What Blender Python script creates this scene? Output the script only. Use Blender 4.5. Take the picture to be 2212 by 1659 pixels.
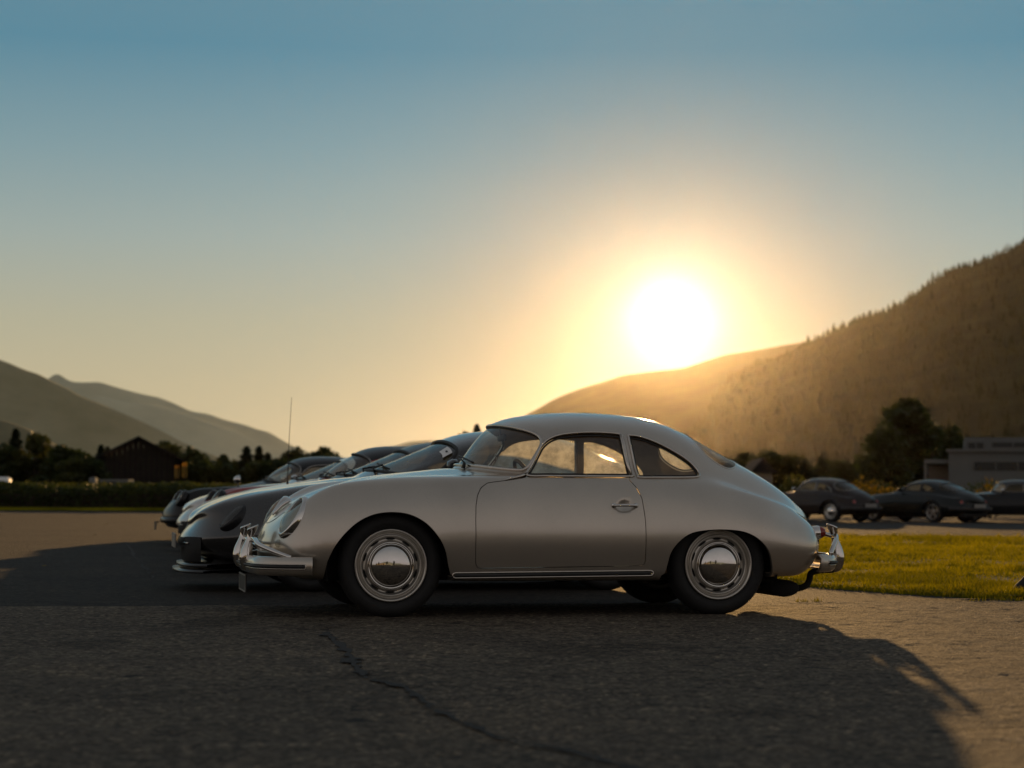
import bpy, math, random
import numpy as np
from mathutils import Matrix, Vector, Euler

# ---------------------------------------------------------------- clear
for o in list(bpy.data.objects):
    bpy.data.objects.remove(o, do_unlink=True)
SC = bpy.context.scene
COL = SC.collection
rng = np.random.default_rng(7)
random.seed(7)

# ---------------------------------------------------------------- camera
# pixel coordinates below are those of a 2212 x 1659 view of the photograph
PW, PH, FPX, HOR, CAMH, ROLL = 2212.0, 1659.0, 4200.0, 1069.0, 0.7526, math.radians(0.3)
_p = math.atan((HOR - PH / 2) / FPX)
_fw = np.array([0, math.cos(_p), math.sin(_p)])
_r0 = np.array([1.0, 0, 0])
_u0 = np.cross(_r0, _fw)
_rt = math.cos(ROLL) * _r0 + math.sin(ROLL) * _u0
_up = -math.sin(ROLL) * _r0 + math.cos(ROLL) * _u0
CAM = np.array([0, 0, CAMH])


def ray(px, py):
    return _fw + ((px - PW / 2) * _rt - (py - PH / 2) * _up) / FPX


def at(px, py, Y):
    """the point of the world at depth Y seen at a pixel"""
    d = ray(px, py)
    return CAM + d * (Y / d[1])


def ground_at(px, py, z=0.0):
    d = ray(px, py)
    return CAM + d * ((z - CAMH) / d[2])


cd = bpy.data.cameras.new('camera')
co = bpy.data.objects.new('camera', cd)
COL.objects.link(co)
SC.camera = co
cd.sensor_fit = 'HORIZONTAL'
cd.sensor_width = 36.0
cd.lens = FPX / PW * 36.0
cd.clip_start = 0.1
cd.clip_end = 30000.0
cd.dof.use_dof = True
cd.dof.focus_distance = 12.3
cd.dof.aperture_fstop = 2.8
M = np.eye(4)
M[:3, 0], M[:3, 1], M[:3, 2], M[:3, 3] = _rt, _up, -_fw, CAM
co.matrix_world = Matrix(M.tolist())

# ---------------------------------------------------------------- sun + sky
SUN = ray(1450, 690)
SUN = SUN / np.linalg.norm(SUN)
sun_el = math.asin(SUN[2])
sun_az = math.atan2(SUN[0], SUN[1])
sl = bpy.data.lights.new('sun', 'SUN')
so = bpy.data.objects.new('sun', sl)
COL.objects.link(so)
sl.energy = 3.1
sl.color = (1.0, 0.58, 0.22)
sl.angle = math.radians(0.55)
so.rotation_euler = Vector((-SUN[0], -SUN[1], -SUN[2])).to_track_quat('-Z', 'Y').to_euler()
so.location = (SUN * 60).tolist()

world = bpy.data.worlds.new('World')
SC.world = world
world.use_nodes = True
wt = world.node_tree
wn, wl = wt.nodes, wt.links
wn.clear()


def wmath(op, a, b=None, clamp=False):
    n = wn.new('ShaderNodeMath')
    n.operation = op
    n.use_clamp = clamp
    for i, v in enumerate((a, b)):
        if v is None:
            continue
        if isinstance(v, (int, float)):
            n.inputs[i].default_value = v
        else:
            wl.new(v, n.inputs[i])
    return n.outputs[0]


def wmix(mode, a, b, fac=1.0):
    n = wn.new('ShaderNodeMix')
    n.data_type = 'RGBA'
    n.blend_type = mode
    if isinstance(fac, (int, float)):
        n.inputs[0].default_value = fac
    else:
        wl.new(fac, n.inputs[0])
    for i, v in ((6, a), (7, b)):
        if isinstance(v, tuple):
            n.inputs[i].default_value = (*v, 1)
        else:
            wl.new(v, n.inputs[i])
    return n.outputs[2]


tc = wn.new('ShaderNodeTexCoord')
nrm = wn.new('ShaderNodeVectorMath')
nrm.operation = 'NORMALIZE'
wl.new(tc.outputs['Generated'], nrm.inputs[0])
sep = wn.new('ShaderNodeSeparateXYZ')
wl.new(nrm.outputs[0], sep.inputs[0])
elev = wmath('MULTIPLY', wmath('ARCSINE', sep.outputs[2]), 180 / math.pi)
dt = wn.new('ShaderNodeVectorMath')
dt.operation = 'DOT_PRODUCT'
wl.new(nrm.outputs[0], dt.inputs[0])
dt.inputs[1].default_value = SUN.tolist()
cosg = wmath('MINIMUM', dt.outputs['Value'], 1.0)
theta = wmath('MULTIPLY', wmath('ARCCOSINE', cosg), 180 / math.pi)
# clear evening sky: colour by elevation (degrees / 90)
ramp = wn.new('ShaderNodeValToRGB')
wl.new(wmath('DIVIDE', elev, 90.0, True), ramp.inputs[0])
RAMP = [(0.0, (0.54, 0.44, 0.27)), (3.0, (0.51, 0.44, 0.28)), (5.0, (0.44, 0.42, 0.30)), (7.5, (0.33, 0.39, 0.36)),
        (10.0, (0.215, 0.325, 0.355)), (13.0, (0.105, 0.245, 0.325)), (17.0, (0.14, 0.25, 0.31)), (35.0, (0.21, 0.235, 0.26)),
        (90.0, (0.16, 0.165, 0.175))]
cr = ramp.color_ramp
while len(cr.elements) < len(RAMP):
    cr.elements.new(0.5)
for e, (d_, c_) in zip(cr.elements, RAMP):
    e.position = d_ / 90.0
    e.color = (*c_, 1)
# the half of the sky away from the sun: pale, rosy-grey towards the horizon
ramp2 = wn.new('ShaderNodeValToRGB')
wl.new(wmath('DIVIDE', elev, 90.0, True), ramp2.inputs[0])
RAMP2 = [(0.0, (0.40, 0.34, 0.31)), (8.0, (0.42, 0.38, 0.37)), (20.0, (0.33, 0.31, 0.30)), (45.0, (0.20, 0.205, 0.215)), (90.0, (0.15, 0.155, 0.165))]
cr = ramp2.color_ramp
while len(cr.elements) < len(RAMP2):
    cr.elements.new(0.5)
for e, (d_, c_) in zip(cr.elements, RAMP2):
    e.position = d_ / 90.0
    e.color = (*c_, 1)
away = wn.new('ShaderNodeMapRange')
away.interpolation_type = 'SMOOTHSTEP'
wl.new(theta, away.inputs[0])
away.inputs[1].default_value = 28.0
away.inputs[2].default_value = 120.0
col = wmix('MIX', ramp.outputs[0], ramp2.outputs[0], away.outputs[0])
dim = wmath('EXPONENT', wmath('MULTIPLY', wmath('POWER', wmath('DIVIDE', theta, 5.5), 2.0), -1.0))
dimn = wn.new('ShaderNodeMapRange')     # the lit haze in front takes over near the sun
wl.new(dim, dimn.inputs[0])
dimn.inputs[3].default_value = 1.0
dimn.inputs[4].default_value = 0.45
dsc = wn.new('ShaderNodeVectorMath')
dsc.operation = 'SCALE'
wl.new(col, dsc.inputs[0])
wl.new(dimn.outputs[0], dsc.inputs['Scale'])
col = dsc.outputs[0]
# circumsolar glow and the sun itself, bloomed by the thin haze around it
g1 = wmath('EXPONENT', wmath('DIVIDE', theta, -5.5))
g2 = wmath('EXPONENT', wmath('MULTIPLY', wmath('POWER', wmath('DIVIDE', theta, 0.86), 1.7), -1.0))
g3 = wmath('EXPONENT', wmath('DIVIDE', theta, -1.3))


def wscale(colr, fac):
    n = wn.new('ShaderNodeVectorMath')
    n.operation = 'SCALE'
    n.inputs[0].default_value = colr
    wl.new(fac, n.inputs['Scale'])
    return n.outputs[0]


def wadd(a, b):
    n = wn.new('ShaderNodeVectorMath')
    n.operation = 'ADD'
    wl.new(a, n.inputs[0])
    wl.new(b, n.inputs[1])
    return n.outputs[0]


tot = wadd(wadd(wadd(col, wscale((0.08, 0.15, 0.18), g1)), wscale((1.4, 1.45, 1.4), g2)), wscale((0.30, 0.40, 0.46), g3))
bg = wn.new('ShaderNodeBackground')
wl.new(tot, bg.inputs[0])
bg.inputs[1].default_value = 1.0
wo = wn.new('ShaderNodeOutputWorld')
wl.new(bg.outputs[0], wo.inputs[0])
world.cycles.sampling_method = 'MANUAL'
world.cycles.sample_map_resolution = 1024

SC.render.engine = 'CYCLES'
SC.view_settings.view_transform = 'Standard'
SC.view_settings.look = 'None'
SC.view_settings.exposure = 0.0
SC.view_settings.gamma = 1.0
SC.view_settings.use_curve_mapping = False
SC.cycles.use_denoising = True
SC.cycles.max_bounces = 8
SC.cycles.diffuse_bounces = 3
SC.cycles.glossy_bounces = 4
SC.cycles.transmission_bounces = 6
SC.cycles.transparent_max_bounces = 16
SC.cycles.volume_bounces = 0
SC.cycles.caustics_reflective = False
SC.cycles.caustics_refractive = False
SC.cycles.sample_clamp_indirect = 4.0

# ================================================================ helpers
def mesh_from(name, V, F, mats=(), mi=None, smooth=True):
    me = bpy.data.meshes.new(name)
    V = np.asarray(V, dtype=np.float64)
    if isinstance(F, np.ndarray) and F.ndim == 2:
        n, k = F.shape
        me.vertices.add(len(V))
        me.vertices.foreach_set('co', V.ravel())
        me.loops.add(n * k)
        me.loops.foreach_set('vertex_index', F.astype(np.int32).ravel())
        me.polygons.add(n)
        me.polygons.foreach_set('loop_start', (np.arange(n) * k).astype(np.int32))
        me.update(calc_edges=True)
    else:
        me.from_pydata(V.tolist(), [], [tuple(int(i) for i in f) for f in F])
    for m in mats:
        me.materials.append(m)
    if mi is not None:
        me.polygons.foreach_set('material_index', np.asarray(mi, dtype=np.int32))
    me.polygons.foreach_set('use_smooth', np.full(len(me.polygons), bool(smooth)))
    me.update()
    return me


def obj(name, V, F, mats, parent=None, mi=None, smooth=True, loc=None):
    if not isinstance(mats, (list, tuple)):
        mats = [mats]
    o = bpy.data.objects.new(name, mesh_from(name, V, F, mats, mi, smooth))
    COL.objects.link(o)
    if parent is not None:
        o.parent = parent
    if loc is not None:
        o.location = loc
    return o


def empty(name, loc=(0, 0, 0), rz=0.0):
    o = bpy.data.objects.new(name, None)
    COL.objects.link(o)
    o.empty_display_size = 0.2
    o.location = tuple(float(v) for v in loc)
    o.rotation_euler = (0, 0, rz)
    return o


def tag(o, label=None, cat=None, group=None, kind=None):
    for k, v in (('label', label), ('category', cat), ('group', group), ('kind', kind)):
        if v:
            o[k] = v
    return o


def copy_tree(o, parent=None):
    c = o.copy()
    COL.objects.link(c)
    if parent is not None:
        c.parent = parent
    for ch in list(o.children):
        copy_tree(ch, c)
    return c


class MB:
    """collects simple pieces into one mesh"""
    def __init__(s):
        s.V, s.F, s.m = [], [], []

    def add(s, V, F, m=0):
        b = len(s.V)
        s.V += [tuple(float(q) for q in v) for v in V]
        s.F += [tuple(int(i) + b for i in f) for f in F]
        s.m += [m] * len(F)
        return s

    def box(s, lo, hi, m=0, bev=0.0):
        x0, y0, z0 = lo
        x1, y1, z1 = hi
        if bev <= 0:
            V = [(x0, y0, z0), (x1, y0, z0), (x1, y1, z0), (x0, y1, z0), (x0, y0, z1), (x1, y0, z1), (x1, y1, z1), (x0, y1, z1)]
            F = [(0, 3, 2, 1), (4, 5, 6, 7), (0, 1, 5, 4), (1, 2, 6, 5), (2, 3, 7, 6), (3, 0, 4, 7)]
            return s.add(V, F, m)
        b = min(bev, (x1 - x0) / 2.01, (y1 - y0) / 2.01, (z1 - z0) / 2.01)
        rings = []
        for z, i in ((z0, b), (z0 + b, 0), (z1 - b, 0), (z1, b)):
            e = b
            rings.append([(x0 + i + e, y0 + i, z), (x1 - i - e, y0 + i, z), (x1 - i, y0 + i + e, z), (x1 - i, y1 - i - e, z),
                          (x1 - i - e, y1 - i, z), (x0 + i + e, y1 - i, z), (x0 + i, y1 - i - e, z), (x0 + i, y0 + i + e, z)])
        V = [v for r in rings for v in r]
        F = [tuple(range(7, -1, -1)), tuple(range(24, 32))]
        for k in range(3):
            for j in range(8):
                F.append((k * 8 + j, k * 8 + (j + 1) % 8, k * 8 + 8 + (j + 1) % 8, k * 8 + 8 + j))
        return s.add(V, F, m)

    def tube(s, P, r, n=8, closed=False, m=0, cap=True):
        V, F = tube(P, r, n, closed, cap)
        return s.add(V, F, m)

    def build(s, name, mats, parent=None, smooth=True):
        return obj(name, s.V, s.F, mats, parent, s.m, smooth)


def tube(P, r, n=8, closed=False, cap=True):
    P = np.asarray(P, float)
    N = len(P)
    r = np.broadcast_to(np.asarray(r, float), (N,))
    if closed:
        T = np.roll(P, -1, 0) - np.roll(P, 1, 0)
    else:
        T = np.gradient(P, axis=0)
    T /= np.linalg.norm(T, axis=1)[:, None] + 1e-12
    a = np.array([0, 0, 1.0]) if abs(T[0, 2]) < 0.9 else np.array([1.0, 0, 0])
    nv = a - T[0] * (a @ T[0])
    nv /= np.linalg.norm(nv)
    V = []
    for i in range(N):
        nv = nv - T[i] * (nv @ T[i])
        nv /= np.linalg.norm(nv) + 1e-12
        b = np.cross(T[i], nv)
        for k in range(n):
            an = 2 * math.pi * k / n
            V.append(P[i] + r[i] * (math.cos(an) * nv + math.sin(an) * b))
    F = []
    for i in range(N if closed else N - 1):
        j = (i + 1) % N
        for k in range(n):
            F.append((i * n + k, i * n + (k + 1) % n, j * n + (k + 1) % n, j * n + k))
    if cap and not closed:
        F.append(tuple(range(n - 1, -1, -1)))
        F.append(tuple((N - 1) * n + k for k in range(n)))
    return V, F


def lathe(prof, n=48, c=(0, 0, 0), axis='y'):
    """prof: list of (radius, height along the axis)"""
    V, F = [], []
    for r, h in prof:
        for k in range(n):
            a = 2 * math.pi * k / n
            p = (r * math.cos(a), h, r * math.sin(a)) if axis == 'y' else (r * math.cos(a), r * math.sin(a), h)
            V.append((p[0] + c[0], p[1] + c[1], p[2] + c[2]))
    for i in range(len(prof) - 1):
        for k in range(n):
            a, b = i * n + k, i * n + (k + 1) % n
            F.append((a, a + n, b + n, b) if axis == 'y' else (a, b, b + n, a + n))
    return V, F


def catmull(P, k=8, closed=False):
    P = np.asarray(P, float)
    N = len(P)
    out = []
    for i in range(N if closed else N - 1):
        p1, p2 = P[i], P[(i + 1) % N]
        p0 = P[i - 1] if (closed or i > 0) else 2 * p1 - p2
        p3 = P[(i + 2) % N] if (closed or i + 2 < N) else 2 * p2 - p1
        for j in range(k):
            t = j / k
            out.append(0.5 * (2 * p1 + (p2 - p0) * t + (2 * p0 - 5 * p1 + 4 * p2 - p3) * t * t + (3 * p1 - p0 - 3 * p2 + p3) * t ** 3))
    if not closed:
        out.append(P[-1])
    return np.array(out)


# ================================================================ materials
def new_mat(name):
    m = bpy.data.materials.new(name)
    m.use_nodes = True
    nt = m.node_tree
    return m, nt, nt.nodes['Principled BSDF']


def node(nt, typ, **kw):
    n = nt.nodes.new(typ)
    for k, v in kw.items():
        if k.startswith('i_'):
            n.inputs[k[2:].replace('_', ' ')].default_value = v
        else:
            setattr(n, k, v)
    return n


def ramp_node(nt, src, stops):
    r = nt.nodes.new('ShaderNodeValToRGB')
    while len(r.color_ramp.elements) < len(stops):
        r.color_ramp.elements.new(0.5)
    for e, (p, c) in zip(r.color_ramp.elements, stops):
        e.position = p
        e.color = (*c, 1) if len(c) == 3 else c
    nt.links.new(src, r.inputs[0])
    return r.outputs[0]


def simple(name, colr, rough=0.5, metal=0.0, var=0.12, scale=8.0, coat=0.0, spec=0.5, bump=0.0):
    m, nt, b = new_mat(name)
    tcn = node(nt, 'ShaderNodeTexCoord')
    nz = node(nt, 'ShaderNodeTexNoise', i_Scale=scale, i_Detail=5.0)
    nt.links.new(tcn.outputs['Object'], nz.inputs['Vector'])
    lo = tuple(max(0, c * (1 - var)) for c in colr)
    hi = tuple(min(1, c * (1 + var)) for c in colr)
    nt.links.new(ramp_node(nt, nz.outputs[0], [(0.3, lo), (0.7, hi)]), b.inputs['Base Color'])
    b.inputs['Roughness'].default_value = rough
    b.inputs['Metallic'].default_value = metal
    b.inputs['Coat Weight'].default_value = coat
    b.inputs['Coat Roughness'].default_value = 0.04
    b.inputs['Specular IOR Level'].default_value = spec
    if bump > 0:
        bp = node(nt, 'ShaderNodeBump', i_Strength=bump, i_Distance=0.02)
        nt.links.new(nz.outputs[0], bp.inputs['Height'])
        nt.links.new(bp.outputs[0], b.inputs['Normal'])
    return m


def paint(name, colr, metal=0.55, rough=0.34):
    """car paint: metallic base under a clear coat, thin film of road dust low down in the grain"""
    m, nt, b = new_mat(name)
    tcn = node(nt, 'ShaderNodeTexCoord')
    nz = node(nt, 'ShaderNodeTexNoise', i_Scale=2.2, i_Detail=6.0, i_Roughness=0.6)
    nt.links.new(tcn.outputs['Object'], nz.inputs['Vector'])
    fl = node(nt, 'ShaderNodeTexNoise', i_Scale=420.0, i_Detail=1.0)
    nt.links.new(tcn.outputs['Object'], fl.inputs['Vector'])
    lo = tuple(c * 0.95 for c in colr)
    hi = tuple(min(1, c * 1.05) for c in colr)
    nt.links.new(ramp_node(nt, nz.outputs[0], [(0.35, lo), (0.65, hi)]), b.inputs['Base Color'])
    r = node(nt, 'ShaderNodeMapRange')
    nt.links.new(fl.outputs[0], r.inputs[0])
    r.inputs[3].default_value = rough - 0.05
    r.inputs[4].default_value = rough + 0.07
    nt.links.new(r.outputs[0], b.inputs['Roughness'])
    b.inputs['Metallic'].default_value = metal
    b.inputs['Coat Weight'].default_value = 1.0 if sum(colr) > .1 else .3
    b.inputs['Specular IOR Level'].default_value = .5 if sum(colr) > .1 else .2
    cr_ = node(nt, 'ShaderNodeMapRange')
    nt.links.new(nz.outputs[0], cr_.inputs[0])
    cr_.inputs[3].default_value = 0.03
    cr_.inputs[4].default_value = 0.11
    nt.links.new(cr_.outputs[0], b.inputs['Coat Roughness'])
    return m


def glass(name, tint=(0.86, 0.9, 0.86), dust=0.06, rough=0.02, ior=1.45):
    """thin glazing: clear with a Fresnel reflection and a film of dust that lights up against the sun"""
    m, nt, b = new_mat(name)
    nt.nodes.remove(b)
    out = nt.nodes['Material Output']
    tr = node(nt, 'ShaderNodeBsdfTransparent')
    tr.inputs[0].default_value = (*tint, 1)
    gl = node(nt, 'ShaderNodeBsdfGlossy')
    gl.inputs['Roughness'].default_value = rough
    fr = node(nt, 'ShaderNodeFresnel')
    fr.inputs[0].default_value = ior
    geo = node(nt, 'ShaderNodeNewGeometry')
    iorn = node(nt, 'ShaderNodeMapRange')     # keep the same reflection seen from inside
    nt.links.new(geo.outputs['Backfacing'], iorn.inputs[0])
    iorn.inputs[3].default_value = ior
    iorn.inputs[4].default_value = 1 / ior
    nt.links.new(iorn.outputs[0], fr.inputs[0])
    mx = node(nt, 'ShaderNodeMixShader')
    nt.links.new(fr.outputs[0], mx.inputs[0])
    nt.links.new(tr.outputs[0], mx.inputs[1])
    nt.links.new(gl.outputs[0], mx.inputs[2])
    tl = node(nt, 'ShaderNodeBsdfTranslucent')
    tl.inputs[0].default_value = (0.85, 0.8, 0.7, 1)
    tcn = node(nt, 'ShaderNodeTexCoord')
    nz = node(nt, 'ShaderNodeTexNoise', i_Scale=9.0, i_Detail=8.0, i_Roughness=0.7)
    nt.links.new(tcn.outputs['Object'], nz.inputs['Vector'])
    mr = node(nt, 'ShaderNodeMapRange')
    nt.links.new(nz.outputs[0], mr.inputs[0])
    mr.inputs[1].default_value = 0.3
    mr.inputs[2].default_value = 0.72
    mr.inputs[3].default_value = dust * 0.45
    mr.inputs[4].default_value = dust * 1.7
    mx2 = node(nt, 'ShaderNodeMixShader')
    nt.links.new(mr.outputs[0], mx2.inputs[0])
    nt.links.new(mx.outputs[0], mx2.inputs[1])
    nt.links.new(tl.outputs[0], mx2.inputs[2])
    nt.links.new(mx2.outputs[0], out.inputs[0])
    return m


def leaf_mat(name, c_lo, c_hi, trans=0.5, scale=0.6):
    m, nt, b = new_mat(name)
    out = nt.nodes['Material Output']
    tcn = node(nt, 'ShaderNodeTexCoord')
    nz = node(nt, 'ShaderNodeTexNoise', i_Scale=scale, i_Detail=4.0)
    nt.links.new(tcn.outputs['Object'], nz.inputs['Vector'])
    c = ramp_node(nt, nz.outputs[0], [(0.3, c_lo), (0.7, c_hi)])
    nt.links.new(c, b.inputs['Base Color'])
    b.inputs['Roughness'].default_value = 0.6
    b.inputs['Specular IOR Level'].default_value = 0.25
    tl = node(nt, 'ShaderNodeBsdfTranslucent')
    hs = node(nt, 'ShaderNodeHueSaturation')
    hs.inputs['Saturation'].default_value = 1.15
    hs.inputs['Value'].default_value = 1.6
    nt.links.new(c, hs.inputs['Color'])
    nt.links.new(hs.outputs[0], tl.inputs[0])
    mx = node(nt, 'ShaderNodeMixShader')
    mx.inputs[0].default_value = trans
    nt.links.new(b.outputs[0], mx.inputs[1])
    nt.links.new(tl.outputs[0], mx.inputs[2])
    nt.links.new(mx.outputs[0], out.inputs[0])
    return m


def asphalt_mat(name, lo, hi, agg=70.0, bump=1.0):
    """worn asphalt: stones of different greys in a dark binder, patchy wear, knobbly relief"""
    m, nt, b = new_mat(name)
    L = nt.links.new
    tcn = node(nt, 'ShaderNodeTexCoord')
    big = node(nt, 'ShaderNodeTexNoise', i_Scale=.42, i_Detail=8.0, i_Roughness=.66)
    mid = node(nt, 'ShaderNodeTexNoise', i_Scale=9.0, i_Detail=7.0, i_Roughness=.72)
    fine = node(nt, 'ShaderNodeTexNoise', i_Scale=agg * .55, i_Detail=3.0, i_Roughness=.6)
    vo = node(nt, 'ShaderNodeTexVoronoi', i_Scale=agg)
    for n in (big, mid, fine, vo):
        L(tcn.outputs['Object'], n.inputs['Vector'])
    c1 = ramp_node(nt, big.outputs[0], [(.32, lo), (.68, hi)])
    k1 = ramp_node(nt, mid.outputs[0], [(.30, (.40, .40, .40)), (.70, (1.6, 1.56, 1.48))])
    k2 = ramp_node(nt, vo.outputs['Color'], [(0.0, (.35, .35, .35)), (.5, (.9, .9, .9)), (.82, (1.35, 1.33, 1.28)), (.95, (2.6, 2.5, 2.3))])
    k3 = ramp_node(nt, fine.outputs[0], [(.36, (.5, .5, .5)), (.64, (1.5, 1.5, 1.5))])
    stn = node(nt, 'ShaderNodeTexNoise', i_Scale=.85, i_Detail=5.0, i_Roughness=.55, i_Distortion=.6)
    L(tcn.outputs['Object'], stn.inputs['Vector'])
    k4 = ramp_node(nt, stn.outputs[0], [(.36, (1.28, 1.26, 1.22)), (.46, (1, 1, 1)), (.58, (1, 1, 1)), (.64, (.62, .61, .60))])
    prev = c1
    for k in (k1, k2, k3, k4):
        mx = node(nt, 'ShaderNodeMix', data_type='RGBA', blend_type='MULTIPLY')
        mx.inputs[0].default_value = 1.0
        L(prev, mx.inputs[6])
        L(k, mx.inputs[7])
        prev = mx.outputs[2]
    L(prev, b.inputs['Base Color'])
    b.inputs['Roughness'].default_value = .85
    b.inputs['Specular IOR Level'].default_value = .22
    ht = node(nt, 'ShaderNodeMath', operation='MULTIPLY_ADD')
    L(fine.outputs[0], ht.inputs[0])
    ht.inputs[1].default_value = 1.6
    L(vo.outputs['Distance'], ht.inputs[2])
    h2 = node(nt, 'ShaderNodeMath', operation='MULTIPLY_ADD')
    L(mid.outputs[0], h2.inputs[0])
    h2.inputs[1].default_value = 2.5
    L(ht.outputs[0], h2.inputs[2])
    bp = node(nt, 'ShaderNodeBump', i_Strength=bump, i_Distance=.03)
    L(h2.outputs[0], bp.inputs['Height'])
    L(bp.outputs[0], b.inputs['Normal'])
    return m


MAT = {}
MAT['silver'] = paint('silver_paint', (0.48, 0.43, 0.365), 0.8, 0.29)  # neutral silver tinted warm: the glare's colour put into the base
MAT['graphite'] = paint('graphite_paint', (0.012, 0.012, 0.013), 0.0, 0.35)
MAT['gunmetal'] = paint('gunmetal_paint', (0.040, 0.039, 0.037), 0.5, 0.25)
MAT['grey_paint'] = paint('grey_paint', (0.03, 0.03, 0.031), 0.2, 0.35)
MAT['red_paint'] = paint('red_paint', (0.26, 0.02, 0.014), 0.0, 0.4)
MAT['white_silver'] = paint('pale_silver_paint', (0.55, 0.54, 0.52), 0.5, 0.36)
MAT['black_paint'] = paint('black_paint', (0.010, 0.010, 0.011), 0.0, 0.4)
MAT['brown_paint'] = paint('brown_paint', (0.016, 0.010, 0.008), 0.0, 0.45)
MAT['green_paint'] = paint('green_paint', (0.007, 0.009, 0.008), 0.0, 0.45)
MAT['chrome'] = simple('chrome', (0.62, 0.60, 0.57), 0.07, 1.0, 0.04, 30)
MAT['steel_rim'] = simple('silver_wheel_enamel', (0.50, 0.47, 0.42), 0.28, 0.8, 0.06, 20)
MAT['trim'] = simple('polished_trim', (0.55, 0.5, 0.44), 0.18, 1.0, 0.06, 30)
MAT['tyre'] = simple('tyre_rubber', (0.011, 0.0105, 0.010), 0.8, 0.0, 0.3, 12, bump=0.2)
MAT['rubber'] = simple('black_rubber', (0.014, 0.013, 0.012), 0.6, 0.0, 0.2, 20)
MAT['dark'] = simple('dark_underseal', (0.012, 0.011, 0.010), 0.9, 0.0, 0.3, 8)
MAT['headliner'] = simple('beige_headliner', (0.50, 0.42, 0.31), 0.9, 0.0, 0.2, 10)
MAT['leather'] = simple('tan_leather', (0.15, 0.085, 0.042), 0.5, 0.0, 0.25, 15, bump=0.2)
MAT['glass'] = glass('window_glass', dust=0.05, ior=1.75)
MAT['dusty_glass'] = glass('dusty_window_glass', tint=(0.78, 0.76, 0.66), dust=0.46)
MAT['tint_glass'] = glass('tinted_windscreen', tint=(0.30, 0.33, 0.29), dust=0.20, ior=2.3)
MAT['dark_glass'] = glass('dark_side_glass', tint=(0.25, 0.27, 0.24), dust=0.03, ior=1.4)
MAT['lamp_glass'] = glass('headlamp_glass', tint=(0.8, 0.8, 0.78), dust=0.10, rough=0.08)
MAT['amber'] = simple('amber_lens', (0.6, 0.16, 0.02), 0.15, 0.0, 0.1, 30, coat=0.5)
MAT['red_lens'] = simple('red_lens', (0.22, 0.01, 0.006), 0.15, 0.0, 0.1, 30, coat=0.5)
MAT['plate'] = simple('plate_enamel', (.22, .21, .19), .5, 0, .1, 20)
MAT['white'] = simple('white_print', (0.7, 0.7, 0.68), 0.6, 0.0, 0.05, 20)

# ================================================================ car bodies
# Car coordinates: x from nose to tail (0 = front axle), y towards the car's left flank, z up.
# A body is a grid of control points: stations run nose -> tail round the plan outline, rows run sill -> centre line.
def _low(x, ys, zs, dx=(0, 0, 0, 0, 0, 0, 0)):
    return [(x + d, y, z) for d, y, z in zip(dx, ys, zs)]


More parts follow.
